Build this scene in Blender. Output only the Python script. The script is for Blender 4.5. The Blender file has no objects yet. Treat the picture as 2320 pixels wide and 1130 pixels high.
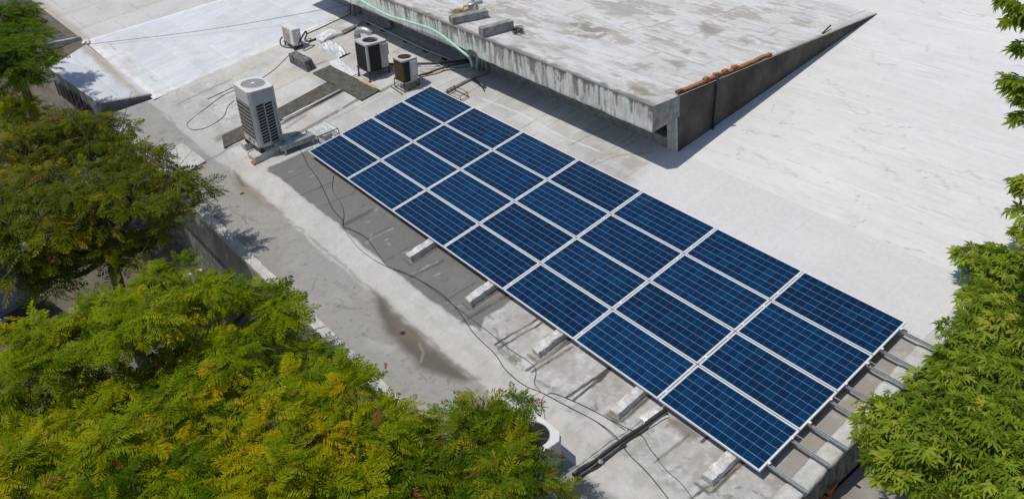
import bpy, math, random
import numpy as np
from mathutils import Matrix, Vector

# ------------------------------------------------------------------ scene, camera, sky, sun
S = bpy.context.scene
COL = S.collection
TILT = math.radians(10.0)                       # the main roof rises 10 degrees towards +y
RX = Matrix.Rotation(TILT, 4, 'X')
RXN = np.array(RX.to_3x3())
# camera, surveyed in the roof's own frame (array corner = origin, x along the array, y up the slope)
CAM_C = np.array([17.586513, -6.000285, 10.517654])
CAM_F = 1803.856
CAM_R = np.array([[0.64467600, 0.74956129, -0.15016897],
                  [0.41883914, -0.51066163, -0.75086515],
                  [-0.63950498, 0.42116810, -0.64315691]])
cam = bpy.data.cameras.new('camera'); camo = bpy.data.objects.new('camera', cam); COL.objects.link(camo)
Rw = RXN @ np.array([CAM_R[0], -CAM_R[1], -CAM_R[2]]).T
camo.matrix_world = Matrix.Translation(Vector(RXN @ CAM_C)) @ Matrix(Rw.tolist()).to_4x4()
cam.sensor_width = 36.0; cam.lens = CAM_F / 2320 * 36.0
cam.clip_start = 0.1; cam.clip_end = 1000
S.camera = camo
S.view_settings.view_transform = 'Standard'; S.view_settings.look = 'None'
S.view_settings.gamma = 1; S.view_settings.exposure = 0.0
sd = RXN @ np.array([-0.23, -0.19, 1.0]); sd /= np.linalg.norm(sd)
W = bpy.data.worlds.new('World'); S.world = W; W.use_nodes = True
nt = W.node_tree; sky = nt.nodes.new('ShaderNodeTexSky'); sky.sky_type = 'NISHITA'; sky.sun_disc = False
sky.sun_elevation = math.asin(sd[2]); sky.sun_rotation = math.atan2(sd[0], sd[1])
nt.links.new(sky.outputs[0], nt.nodes['Background'].inputs[0]); nt.nodes['Background'].inputs[1].default_value = 0.085
sl = bpy.data.lights.new('sun', 'SUN'); sl.energy = 2.85; sl.angle = math.radians(0.5); sl.color = (1.0, 0.95, 0.87)
so = bpy.data.objects.new('sun', sl); COL.objects.link(so)
so.rotation_euler = Vector(sd).to_track_quat('Z', 'Y').to_euler(); so.location = Vector(sd * 60)

ZR = -0.22                                      # roof surface in roof frame (panel glass is z = 0)
def ray(px, py):
    return CAM_R.T @ np.array([(px - 1160) / CAM_F, (py - 565) / CAM_F, 1.0])
def P(px, py, z=ZR):                            # survey: photo point on the plane z of the roof frame
    d = ray(px, py); return CAM_C + d * (z - CAM_C[2]) / d[2]
def PY(px, py, y):                              # survey: photo point on a vertical plane y = const
    d = ray(px, py); return CAM_C + d * (y - CAM_C[1]) / d[1]
def PD(px, py, dist):                           # world point at a distance
    d = ray(px, py); return RXN @ (CAM_C + d / np.linalg.norm(d) * dist)
def PW(px, py, zw):                             # world point at world height zw
    d = RXN @ ray(px, py); c = RXN @ CAM_C; return c + d * (zw - c[2]) / d[2]
def G(v): return RXN @ np.array(v, float)
GROUND = -4.9

# ------------------------------------------------------------------ mesh helpers
class MB:
    def __init__(s): s.v = []; s.f = []
    def add(s, vs, fs):
        o = len(s.v); s.v += [tuple(float(c) for c in p) for p in vs]; s.f += [tuple(i + o for i in f) for f in fs]; return s
    def box(s, a, b, m=None, taper=0.0):
        x0, y0, z0 = a; x1, y1, z1 = b; t = taper
        vs = [(x0, y0, z0), (x1, y0, z0), (x1, y1, z0), (x0, y1, z0), (x0 + t, y0 + t, z1), (x1 - t, y0 + t, z1), (x1 - t, y1 - t, z1), (x0 + t, y1 - t, z1)]
        if m is not None: vs = [m @ Vector(p) for p in vs]
        return s.add(vs, [(3, 2, 1, 0), (4, 5, 6, 7), (0, 1, 5, 4), (1, 2, 6, 5), (2, 3, 7, 6), (3, 0, 4, 7)])
    def prism(s, poly, z0, z1):
        n = len(poly); vs = [(p[0], p[1], z0) for p in poly] + [(p[0], p[1], z1) for p in poly]
        a = sum(poly[i][0] * poly[(i + 1) % n][1] - poly[(i + 1) % n][0] * poly[i][1] for i in range(n))
        fs = [tuple(range(n - 1, -1, -1)), tuple(range(n, 2 * n))] + [(i, (i + 1) % n, (i + 1) % n + n, i + n) for i in range(n)]
        if a < 0: fs = [tuple(reversed(f)) for f in fs]
        return s.add(vs, fs)
    def tube(s, pts, r, n=8, r1=None, cap=True):
        pts = [np.array(p, float) for p in pts]; k = len(pts); vs = []
        up = np.array([0.13, 0.21, 0.97])
        for i, p in enumerate(pts):
            t = pts[min(i + 1, k - 1)] - pts[max(i - 1, 0)]; t = t / (np.linalg.norm(t) + 1e-9)
            a = np.cross(t, up)
            if np.linalg.norm(a) < 0.05: a = np.cross(t, [1, 0, 0])
            a /= np.linalg.norm(a); b = np.cross(t, a)
            rr = r if r1 is None else r + (r1 - r) * i / max(k - 1, 1)
            for j in range(n):
                w = 2 * math.pi * j / n; vs.append(p + rr * (math.cos(w) * a + math.sin(w) * b))
        fs = [(i * n + j, i * n + (j + 1) % n, (i + 1) * n + (j + 1) % n, (i + 1) * n + j) for i in range(k - 1) for j in range(n)]
        if cap: fs += [tuple(range(n - 1, -1, -1)), tuple((k - 1) * n + j for j in range(n))]
        return s.add(vs, fs)
    def disc(s, c, r, h, n=24, r_in=0.0):       # vertical axis cylinder or ring
        cx, cy, cz = c; ring = lambda rr, z: [(cx + rr * math.cos(2 * math.pi * j / n), cy + rr * math.sin(2 * math.pi * j / n), z) for j in range(n)]
        if r_in <= 0:
            return s.add(ring(r, cz) + ring(r, cz + h), [tuple(range(n - 1, -1, -1)), tuple(range(n, 2 * n))] + [(j, (j + 1) % n, (j + 1) % n + n, j + n) for j in range(n)])
        vs = ring(r, cz) + ring(r, cz + h) + ring(r_in, cz + h) + ring(r_in, cz); fs = []
        for q in range(4):
            for j in range(n):
                a, b = q * n, ((q + 1) % 4) * n
                fs.append((a + j, a + (j + 1) % n, b + (j + 1) % n, b + j))
        return s.add(vs, fs)
def spline(pts, k=6):                           # Catmull-Rom through points
    p = [np.array(q, float) for q in pts]; p = [2 * p[0] - p[1]] + p + [2 * p[-1] - p[-2]]; out = []
    for i in range(1, len(p) - 2):
        for j in range(k):
            t = j / k
            out.append(0.5 * ((2 * p[i]) + (p[i + 1] - p[i - 1]) * t + (2 * p[i - 1] - 5 * p[i] + 4 * p[i + 1] - p[i + 2]) * t * t + (3 * p[i] - p[i - 1] - 3 * p[i + 1] + p[i + 2]) * t ** 3))
    out.append(p[-2]); return out
def mesh_obj(name, mb, mat, parent=None, smooth=False, bevel=0.0, base=None):
    v = mb.v
    if base is not None: v = [(p[0] - base[0], p[1] - base[1], p[2] - base[2]) for p in v]
    me = bpy.data.meshes.new(name); me.from_pydata(v, [], mb.f); me.materials.append(mat)
    if smooth: me.polygons.foreach_set('use_smooth', [True] * len(me.polygons))
    me.update()
    o = bpy.data.objects.new(name, me); COL.objects.link(o)
    if parent is not None: o.parent = parent
    if bevel:
        b = o.modifiers.new('bevel', 'BEVEL'); b.width = bevel; b.segments = 2; b.limit_method = 'ANGLE'; b.angle_limit = math.radians(35)
    return o
def mesh_np(name, v, q, mat, parent=None, smooth=False, col=None, tint=None):
    me = bpy.data.meshes.new(name); n = len(q)
    me.vertices.add(len(v)); me.vertices.foreach_set('co', np.ascontiguousarray(v, np.float32).ravel())
    me.loops.add(n * 4); me.loops.foreach_set('vertex_index', np.ascontiguousarray(q, np.int32).ravel())
    me.polygons.add(n); me.polygons.foreach_set('loop_start', np.arange(0, n * 4, 4, dtype=np.int32))
    me.update(calc_edges=True)
    if smooth: me.polygons.foreach_set('use_smooth', np.ones(n, bool))
    if col is not None:
        a = me.color_attributes.new('albedo', 'FLOAT_COLOR', 'POINT'); c = np.ones((len(v), 4), np.float32); c[:, :3] = col; a.data.foreach_set('color', c.ravel())
    if tint is not None:
        a = me.attributes.new('tint', 'FLOAT', 'POINT'); a.data.foreach_set('value', np.ascontiguousarray(tint, np.float32))
    me.materials.append(mat); me.validate()
    o = bpy.data.objects.new(name, me); COL.objects.link(o)
    if parent is not None: o.parent = parent
    return o
def tag(o, label, cat=None, group=None):
    o['label'] = label
    if cat: o['category'] = cat
    if group: o['group'] = group
    return o
def structure(o): o['kind'] = 'structure'; return o
def empty(name, label, cat, base, group=None, flat=False, rz=0.0):   # base in roof frame; flat = lies along the roof slope
    o = bpy.data.objects.new(name, None); COL.objects.link(o); o.empty_display_size = 0.2
    o.matrix_world = Matrix.Translation(Vector(G(base))) @ (RX if flat else Matrix.Identity(4)) @ Matrix.Rotation(rz, 4, 'Z')
    return tag(o, label, cat, group)
def lay(name, mb, mat, base, label, cat, group=None, smooth=False, bevel=0.0):   # a one-mesh thing given in roof coordinates
    o = mesh_obj(name, mb, mat, None, smooth, bevel, base)
    o.matrix_world = Matrix.Translation(Vector(G(base))) @ RX
    return tag(o, label, cat, group)
def copy_thing(root):
    r = root.copy(); COL.objects.link(r)
    for ch in root.children:
        c = ch.copy(); COL.objects.link(c); c.parent = r
    return r

# ------------------------------------------------------------------ materials
def new_mat(name):
    m = bpy.data.materials.new(name); m.use_nodes = True; t = m.node_tree
    return m, t, t.nodes['Principled BSDF']
def nd(t, typ, **kw):
    n = t.nodes.new(typ)
    for k, v in kw.items(): setattr(n, k, v)
    return n
def mathn(t, op, a, b=None, c=None):
    n = nd(t, 'ShaderNodeMath', operation=op)
    for i, x in enumerate((a, b, c)):
        if x is None: continue
        if isinstance(x, (int, float)): n.inputs[i].default_value = x
        else: t.links.new(x, n.inputs[i])
    return n.outputs[0]
def weathered(name, c1, c2, scale=6.0, rough=0.7, metal=0.0, bump=0.15, bscale=None, contrast=(0.35, 0.65), stretch=(1, 1, 1)):
    m, t, b = new_mat(name)
    tc = nd(t, 'ShaderNodeTexCoord'); mp = nd(t, 'ShaderNodeMapping'); mp.inputs['Scale'].default_value = stretch
    t.links.new(tc.outputs['Object'], mp.inputs[0])
    n = nd(t, 'ShaderNodeTexNoise'); n.inputs['Scale'].default_value = scale; n.inputs['Detail'].default_value = 8; n.inputs['Roughness'].default_value = 0.65
    t.links.new(mp.outputs[0], n.inputs['Vector'])
    r = nd(t, 'ShaderNodeValToRGB'); r.color_ramp.elements[0].position, r.color_ramp.elements[1].position = contrast
    r.color_ramp.elements[0].color = (*c1, 1); r.color_ramp.elements[1].color = (*c2, 1)
    t.links.new(n.outputs['Fac'], r.inputs[0]); t.links.new(r.outputs[0], b.inputs['Base Color'])
    b.inputs['Roughness'].default_value = rough; b.inputs['Metallic'].default_value = metal
    if bump:
        n2 = nd(t, 'ShaderNodeTexNoise'); n2.inputs['Scale'].default_value = bscale or scale * 5; n2.inputs['Detail'].default_value = 6
        t.links.new(tc.outputs['Object'], n2.inputs['Vector'])
        bp = nd(t, 'ShaderNodeBump'); bp.inputs['Strength'].default_value = bump; bp.inputs['Distance'].default_value = 0.02
        t.links.new(n2.outputs['Fac'], bp.inputs['Height']); t.links.new(bp.outputs[0], b.inputs['Normal'])
    return m
def roof_mat(name, fine=0.22, rough=0.85, bump=0.25, streak=None):
    m, t, b = new_mat(name)
    at = nd(t, 'ShaderNodeAttribute', attribute_name='albedo'); tc = nd(t, 'ShaderNodeTexCoord')
    n = nd(t, 'ShaderNodeTexNoise'); n.inputs['Scale'].default_value = 9; n.inputs['Detail'].default_value = 10; n.inputs['Roughness'].default_value = 0.75
    t.links.new(tc.outputs['Object'], n.inputs['Vector'])
    f = mathn(t, 'MULTIPLY_ADD', n.outputs['Fac'], 2 * fine, 1 - fine)
    gr = nd(t, 'ShaderNodeTexNoise'); gr.inputs['Scale'].default_value = 45; gr.inputs['Detail'].default_value = 6; gr.inputs['Roughness'].default_value = 0.8; t.links.new(tc.outputs['Object'], gr.inputs['Vector'])
    f = mathn(t, 'MULTIPLY', f, mathn(t, 'MULTIPLY_ADD', gr.outputs['Fac'], 2.4 * fine, 1 - 1.2 * fine))
    if streak:
        mp = nd(t, 'ShaderNodeMapping'); mp.inputs['Scale'].default_value = streak; mp.inputs['Rotation'].default_value = (0, 0, .12); t.links.new(tc.outputs['Object'], mp.inputs[0])
        sn = nd(t, 'ShaderNodeTexNoise'); sn.inputs['Scale'].default_value = 2.2; sn.inputs['Detail'].default_value = 9; sn.inputs['Roughness'].default_value = 0.72; t.links.new(mp.outputs[0], sn.inputs['Vector'])
        f = mathn(t, 'MULTIPLY', f, mathn(t, 'MULTIPLY_ADD', sn.outputs['Fac'], .20, .90))
    mx = nd(t, 'ShaderNodeVectorMath', operation='SCALE'); t.links.new(at.outputs['Color'], mx.inputs[0]); t.links.new(f, mx.inputs['Scale'])
    t.links.new(mx.outputs[0], b.inputs['Base Color']); b.inputs['Roughness'].default_value = rough
    n2 = nd(t, 'ShaderNodeTexNoise'); n2.inputs['Scale'].default_value = 28; n2.inputs['Detail'].default_value = 8
    t.links.new(tc.outputs['Object'], n2.inputs['Vector'])
    bp = nd(t, 'ShaderNodeBump'); bp.inputs['Strength'].default_value = bump; bp.inputs['Distance'].default_value = 0.015
    t.links.new(n2.outputs['Fac'], bp.inputs['Height']); t.links.new(bp.outputs[0], b.inputs['Normal'])
    return m
M = {}
M['roof'] = roof_mat('weathered roof coating')
M['slab'] = roof_mat('upper slab coating', 0.2, 0.85, 0.35, (.5, 2.6, 1))
M['white'] = roof_mat('white roof paint', 0.10, 0.85, 0.4, (.35, 3.2, 1))
M['blue'] = roof_mat('reflective membrane', 0.10, 0.75, 0.25, (2.6, .6, 1))
M['fascia'] = roof_mat('stained fascia paint', 0.12, 0.85, 0.2)
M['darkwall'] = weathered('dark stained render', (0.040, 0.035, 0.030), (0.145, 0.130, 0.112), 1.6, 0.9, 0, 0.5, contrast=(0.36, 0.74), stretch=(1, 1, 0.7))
M['concrete'] = weathered('grey concrete', (0.20, 0.195, 0.185), (0.40, 0.39, 0.37), 5, 0.9, 0, 0.4)
M['palecon'] = weathered('pale concrete', (0.42, 0.41, 0.39), (0.60, 0.59, 0.57), 7, 0.9, 0, 0.35)
M['blockpaint'] = weathered('silver painted concrete', (0.40, 0.385, 0.36), (0.76, 0.755, 0.74), 7, 0.75, 0, 0.8)
M['sootshade'] = weathered('soot and shade dark concrete', (0.03, 0.028, 0.026), (0.28, 0.27, 0.25), 4, 0.95, 0, 0.5, stretch=(3, 3, 0.7))
M['bitumen'] = weathered('old bitumen sheet', (0.06, 0.052, 0.042), (0.155, 0.142, 0.12), 6, 0.95, 0, 0.5, contrast=(0.35, 0.72))
M['alu'] = weathered('anodised aluminium', (0.74, 0.745, 0.75), (0.82, 0.825, 0.83), 8, 0.5, 0.05, 0)
M['galv'] = weathered('galvanised steel', (0.34, 0.37, 0.38), (0.52, 0.55, 0.56), 9, 0.45, 0.6, 0.05)
M['foil'] = weathered('crinkled foil', (0.62, 0.63, 0.64), (0.80, 0.81, 0.82), 6, 0.5, 0.25, 0.6, 16)
M['acgrey'] = weathered('painted cabinet grey', (0.50, 0.50, 0.49), (0.57, 0.57, 0.56), 4, 0.5, 0, 0.03)
M['acwhite'] = weathered('painted cabinet white', (0.68, 0.68, 0.66), (0.76, 0.76, 0.75), 3, 0.5, 0, 0.03)
M['acbeige'] = weathered('faded beige panel', (0.36, 0.33, 0.24), (0.62, 0.60, 0.53), 4, 0.6, 0, 0.03)
M['black'] = weathered('black coil', (0.006, 0.006, 0.007), (0.018, 0.018, 0.019), 20, 0.6, 0, 0.2)
M['void'] = weathered('dark opening', (0.012, 0.014, 0.018), (0.02, 0.022, 0.026), 10, 0.5, 0, 0)
M['coil'] = weathered('coil fins', (0.045, 0.045, 0.043), (0.085, 0.083, 0.078), 20, 0.6, 0, 0.2)
M['wire'] = weathered('pale guard wire', (0.42, 0.41, 0.38), (0.55, 0.54, 0.50), 20, 0.5, 0, 0)
M['rust'] = weathered('rusted steel', (0.10, 0.03, 0.012), (0.24, 0.085, 0.03), 12, 0.9, 0, 0.3)
M['ochre'] = weathered('rusty guard wire', (0.16, 0.085, 0.02), (0.32, 0.19, 0.06), 14, 0.85, 0, 0)
M['rustdark'] = weathered('dark rusty angle', (0.025, 0.014, 0.010), (0.10, 0.045, 0.025), 10, 0.8, 0, 0.2)
M['rubber'] = weathered('black cable sheath', (0.016, 0.016, 0.017), (0.04, 0.04, 0.04), 12, 0.6, 0, 0)
M['cablegrey'] = weathered('dusty cable sheath', (0.07, 0.068, 0.064), (0.14, 0.135, 0.13), 12, 0.7, 0, 0)
M['aqua'] = weathered('pale green plastic pipe', (0.36, 0.62, 0.52), (0.50, 0.76, 0.66), 5, 0.45, 0, 0)
M['beige'] = weathered('beige hose', (0.42, 0.36, 0.27), (0.56, 0.50, 0.40), 6, 0.6, 0, 0)
M['pipepale'] = weathered('peeling white lagging', (0.16, 0.145, 0.12), (0.66, 0.64, 0.60), 9, 0.8, 0, 0.3)
M['brick'] = weathered('red clay brick', (0.27, 0.095, 0.030), (0.46, 0.20, 0.075), 8, 0.95, 0, 0.4)
M['brickdark'] = weathered('dark fired brick', (0.10, 0.035, 0.02), (0.20, 0.08, 0.04), 8, 0.95, 0, 0.4)
M['wood'] = weathered('bare timber', (0.46, 0.35, 0.22), (0.62, 0.50, 0.34), 6, 0.8, 0, 0.1, stretch=(1, 8, 8))
M['sack'] = weathered('woven white sack', (0.50, 0.46, 0.38), (0.74, 0.71, 0.64), 9, 0.9, 0, 0.5)
M['straw'] = weathered('dry straw', (0.30, 0.20, 0.07), (0.50, 0.36, 0.15), 14, 0.95, 0, 0.3)
M['bark'] = weathered('grey brown bark', (0.05, 0.04, 0.03), (0.15, 0.125, 0.10), 8, 0.95, 0, 0.5)
M['twig'] = weathered('bare grey twig', (0.07, 0.06, 0.05), (0.18, 0.155, 0.13), 8, 0.95, 0, 0)
M['asphalt'] = weathered('dusty asphalt', (0.10, 0.085, 0.062), (0.19, 0.165, 0.125), 1.2, 0.95, 0, 0.3, 30, (0.3, 0.75))
M['dirtslab'] = weathered('dusty concrete floor', (0.22, 0.20, 0.18), (0.34, 0.32, 0.29), 2, 0.95, 0, 0.3)
M['redpave'] = weathered('brick red paving', (0.20, 0.045, 0.025), (0.32, 0.09, 0.05), 5, 0.9, 0, 0.3)
M['linepaint'] = weathered('worn line paint', (0.35, 0.33, 0.28), (0.55, 0.53, 0.47), 8, 0.8, 0, 0)
M['redpaint'] = weathered('dull red paint', (0.14, 0.02, 0.015), (0.22, 0.04, 0.03), 6, 0.6, 0, 0)
M['carsilver'] = weathered('silver car paint', (0.30, 0.31, 0.33), (0.36, 0.37, 0.39), 3, 0.3, 0.4, 0)
M['cardark'] = weathered('dark blue car paint', (0.012, 0.016, 0.028), (0.02, 0.025, 0.04), 3, 0.25, 0.2, 0)
M['carglass'] = weathered('dark car glass', (0.01, 0.012, 0.014), (0.02, 0.022, 0.025), 3, 0.08, 0, 0)
M['tyre'] = weathered('tyre rubber', (0.012, 0.012, 0.012), (0.03, 0.03, 0.03), 9, 0.9, 0, 0)
M['deadleaf'] = weathered('dry brown leaf', (0.18, 0.08, 0.03), (0.34, 0.17, 0.07), 20, 0.8, 0, 0)
M['render'] = weathered('grey painted render', (0.21, 0.21, 0.212), (0.31, 0.31, 0.312), 2.0, 0.9, 0, 0.2, stretch=(1, 1, 0.4))
M['corr'] = weathered('corrugated fibre sheet', (0.09, 0.08, 0.07), (0.17, 0.155, 0.14), 4, 0.9, 0, 0.2)
def glass_mat():
    m, t, b = new_mat('dusty glass'); b.inputs['Base Color'].default_value = (0.75, 0.80, 0.78, 1); b.inputs['Roughness'].default_value = 0.12
    n = nd(t, 'ShaderNodeTexNoise'); n.inputs['Scale'].default_value = 5
    tr = nd(t, 'ShaderNodeBsdfTransparent'); mx = nd(t, 'ShaderNodeMixShader')
    t.links.new(mathn(t, 'MULTIPLY_ADD', n.outputs['Fac'], 0.4, 0.30), mx.inputs[0])
    t.links.new(tr.outputs[0], mx.inputs[1]); t.links.new(b.outputs[0], mx.inputs[2]); t.links.new(mx.outputs[0], t.nodes['Material Output'].inputs[0])
    return m
M['glass'] = glass_mat()
PL, PWD, GX, GY = 1.956, 0.976, 0.020, 0.026
def cell_mat():                                  # polycrystalline cells: 12 x 6 squares, pale grid, thin busbars
    m, t, b = new_mat('polycrystalline cells'); L = t.links
    tc = nd(t, 'ShaderNodeTexCoord'); sx = nd(t, 'ShaderNodeSeparateXYZ'); L.new(tc.outputs['Object'], sx.inputs[0])
    pitch = 0.1575; py_ = 0.1555; x = mathn(t, 'DIVIDE', mathn(t, 'ADD', sx.outputs[0], 6 * pitch), pitch); y = mathn(t, 'DIVIDE', mathn(t, 'ADD', sx.outputs[1], 3 * py_), py_)
    fx, fy = mathn(t, 'FRACT', x), mathn(t, 'FRACT', y)
    ex = mathn(t, 'MINIMUM', fx, mathn(t, 'SUBTRACT', 1.0, fx)); ey = mathn(t, 'MINIMUM', fy, mathn(t, 'SUBTRACT', 1.0, fy))
    gx = mathn(t, 'LESS_THAN', ex, 0.011); gy = mathn(t, 'LESS_THAN', ey, 0.017)
    out = mathn(t, 'MAXIMUM', mathn(t, 'GREATER_THAN', mathn(t, 'ABSOLUTE', sx.outputs[0]), 6 * pitch), mathn(t, 'GREATER_THAN', mathn(t, 'ABSOLUTE', sx.outputs[1]), 3 * py_))
    bb = mathn(t, 'FRACT', mathn(t, 'MULTIPLY', fy, 5.0)); bus = mathn(t, 'LESS_THAN', mathn(t, 'ABSOLUTE', mathn(t, 'SUBTRACT', bb, 0.5)), 0.045)
    cb = nd(t, 'ShaderNodeCombineXYZ'); L.new(mathn(t, 'FLOOR', x), cb.inputs[0]); L.new(mathn(t, 'FLOOR', y), cb.inputs[1])
    oi = nd(t, 'ShaderNodeObjectInfo'); L.new(mathn(t, 'MULTIPLY', oi.outputs['Random'], 91.0), cb.inputs[2])
    wn = nd(t, 'ShaderNodeTexWhiteNoise'); L.new(cb.outputs[0], wn.inputs['Vector'])
    vo = nd(t, 'ShaderNodeTexVoronoi'); vo.inputs['Scale'].default_value = 55; L.new(tc.outputs['Object'], vo.inputs['Vector'])
    k = mathn(t, 'ADD', mathn(t, 'MULTIPLY', mathn(t, 'POWER', wn.outputs['Value'], 3.0), 0.5), mathn(t, 'MULTIPLY', vo.outputs['Color'], 0.12))
    k = mathn(t, 'ADD', k, mathn(t, 'MULTIPLY', mathn(t, 'SUBTRACT', oi.outputs['Random'], 0.4), 0.30))
    rp = nd(t, 'ShaderNodeValToRGB'); rp.color_ramp.elements[0].color = (0.0006, 0.0165, 0.060, 1); rp.color_ramp.elements[1].color = (0.0004, 0.050, 0.142, 1)
    L.new(k, rp.inputs[0])
    def mix(f, a, col):
        mx = nd(t, 'ShaderNodeMix', data_type='RGBA'); L.new(f, mx.inputs[0]); L.new(a, mx.inputs[6]); mx.inputs[7].default_value = (*col, 1); return mx.outputs[2]
    c = mix(mathn(t, 'MULTIPLY', bus, 0.55), rp.outputs[0], (0.03, 0.105, 0.22))
    c = mix(mathn(t, 'MULTIPLY', gx, 0.5), c, (0.26, 0.27, 0.37)); c = mix(mathn(t, 'MULTIPLY', gy, 0.7), c, (0.46, 0.48, 0.56)); c = mix(out, c, (0.68, 0.69, 0.70))
    L.new(c, b.inputs['Base Color']); b.inputs['Roughness'].default_value = 0.16; b.inputs['Specular IOR Level'].default_value = 0.20
    dn = nd(t, 'ShaderNodeTexNoise'); dn.inputs['Scale'].default_value = 2.5; dn.inputs['Detail'].default_value = 5; L.new(tc.outputs['Object'], dn.inputs['Vector'])
    L.new(mathn(t, 'MULTIPLY_ADD', dn.outputs['Fac'], 0.22, 0.06), b.inputs['Roughness'])
    return m
M['cells'] = cell_mat()
def leaf_mat(name, ramp, trans=0.35):            # ramp over the per-frond tint 0..1
    m, t, b = new_mat(name); L = t.links
    at = nd(t, 'ShaderNodeAttribute', attribute_name='tint'); r = nd(t, 'ShaderNodeValToRGB')
    els = r.color_ramp.elements
    while len(els) < len(ramp): els.new(0.5)
    for e, (p, c) in zip(els, ramp): e.position = p; e.color = (*c, 1)
    L.new(at.outputs['Fac'], r.inputs[0]); L.new(r.outputs[0], b.inputs['Base Color']); b.inputs['Roughness'].default_value = 0.5
    b.inputs['Specular IOR Level'].default_value = 0.06
    tr = nd(t, 'ShaderNodeBsdfTranslucent'); sc = nd(t, 'ShaderNodeVectorMath', operation='MULTIPLY'); sc.inputs[1].default_value = (1.9, 1.9, 0.9)
    L.new(r.outputs[0], sc.inputs[0]); L.new(sc.outputs[0], tr.inputs[0])
    mx = nd(t, 'ShaderNodeMixShader'); mx.inputs[0].default_value = trans
    L.new(b.outputs[0], mx.inputs[1]); L.new(tr.outputs[0], mx.inputs[2]); L.new(mx.outputs[0], t.nodes['Material Output'].inputs[0])
    return m
M['leaf_dark'] = leaf_mat('feathery dark leaves', [(0, (0.038, 0.070, 0.005)), (0.5, (0.115, 0.145, 0.007)), (0.85, (0.24, 0.21, 0.005)), (0.97, (0.30, 0.23, 0.010)), (1.0, (0.24, 0.10, 0.05))], 0.30)
M['leaf_yellow'] = leaf_mat('feathery yellow green leaves', [(0, (0.052, 0.105, 0.003)), (0.4, (0.175, 0.245, 0.003)), (0.8, (0.335, 0.33, 0.003)), (0.975, (0.44, 0.34, 0.004)), (1.0, (0.28, 0.11, 0.06))], 0.30)
M['leaf_gold'] = leaf_mat('feathery golden leaves', [(0, (0.052, 0.105, 0.003)), (0.35, (0.17, 0.24, 0.003)), (0.75, (0.345, 0.32, 0.003)), (0.975, (0.46, 0.30, 0.005)), (1.0, (0.28, 0.11, 0.06))], 0.30)
M['leaf_green'] = leaf_mat('feathery green leaves', [(0, (0.034, 0.085, 0.004)), (0.5, (0.10, 0.165, 0.005)), (0.9, (0.23, 0.25, 0.006)), (0.975, (0.30, 0.24, 0.01)), (1.0, (0.24, 0.09, 0.04))], 0.30)
M['leaf_broad'] = leaf_mat('broad glossy leaves', [(0, (0.10, 0.165, 0.010)), (0.5, (0.215, 0.295, 0.024)), (0.85, (0.32, 0.385, 0.05)), (1.0, (0.42, 0.39, 0.06))], 0.38)

# ------------------------------------------------------------------ painted roof sheets (numpy noise)
rng = np.random.default_rng(7)
LAT = rng.random((8, 256, 256))
def vn(x, y, s, seed=0):
    T = LAT[seed % 8]; x = np.asarray(x) * s + seed * 17.3; y = np.asarray(y) * s + seed * 31.7
    xi = np.floor(x).astype(int); yi = np.floor(y).astype(int); fx = x - xi; fy = y - yi
    fx = fx * fx * (3 - 2 * fx); fy = fy * fy * (3 - 2 * fy); a = xi & 255; b = yi & 255; a1 = (a + 1) & 255; b1 = (b + 1) & 255
    return (T[a, b] * (1 - fx) + T[a1, b] * fx) * (1 - fy) + (T[a, b1] * (1 - fx) + T[a1, b1] * fx) * fy
def fbm(x, y, s, seed=0, o=5, g=0.55):
    r = 0; w = 1; tw = 0
    for i in range(o): r = r + w * vn(x, y, s * 2.03 ** i, seed + i); tw += w; w *= g
    return r / tw
def sm(a, b, x): t = np.clip((x - a) / (b - a), 0, 1); return t * t * (3 - 2 * t)
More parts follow.
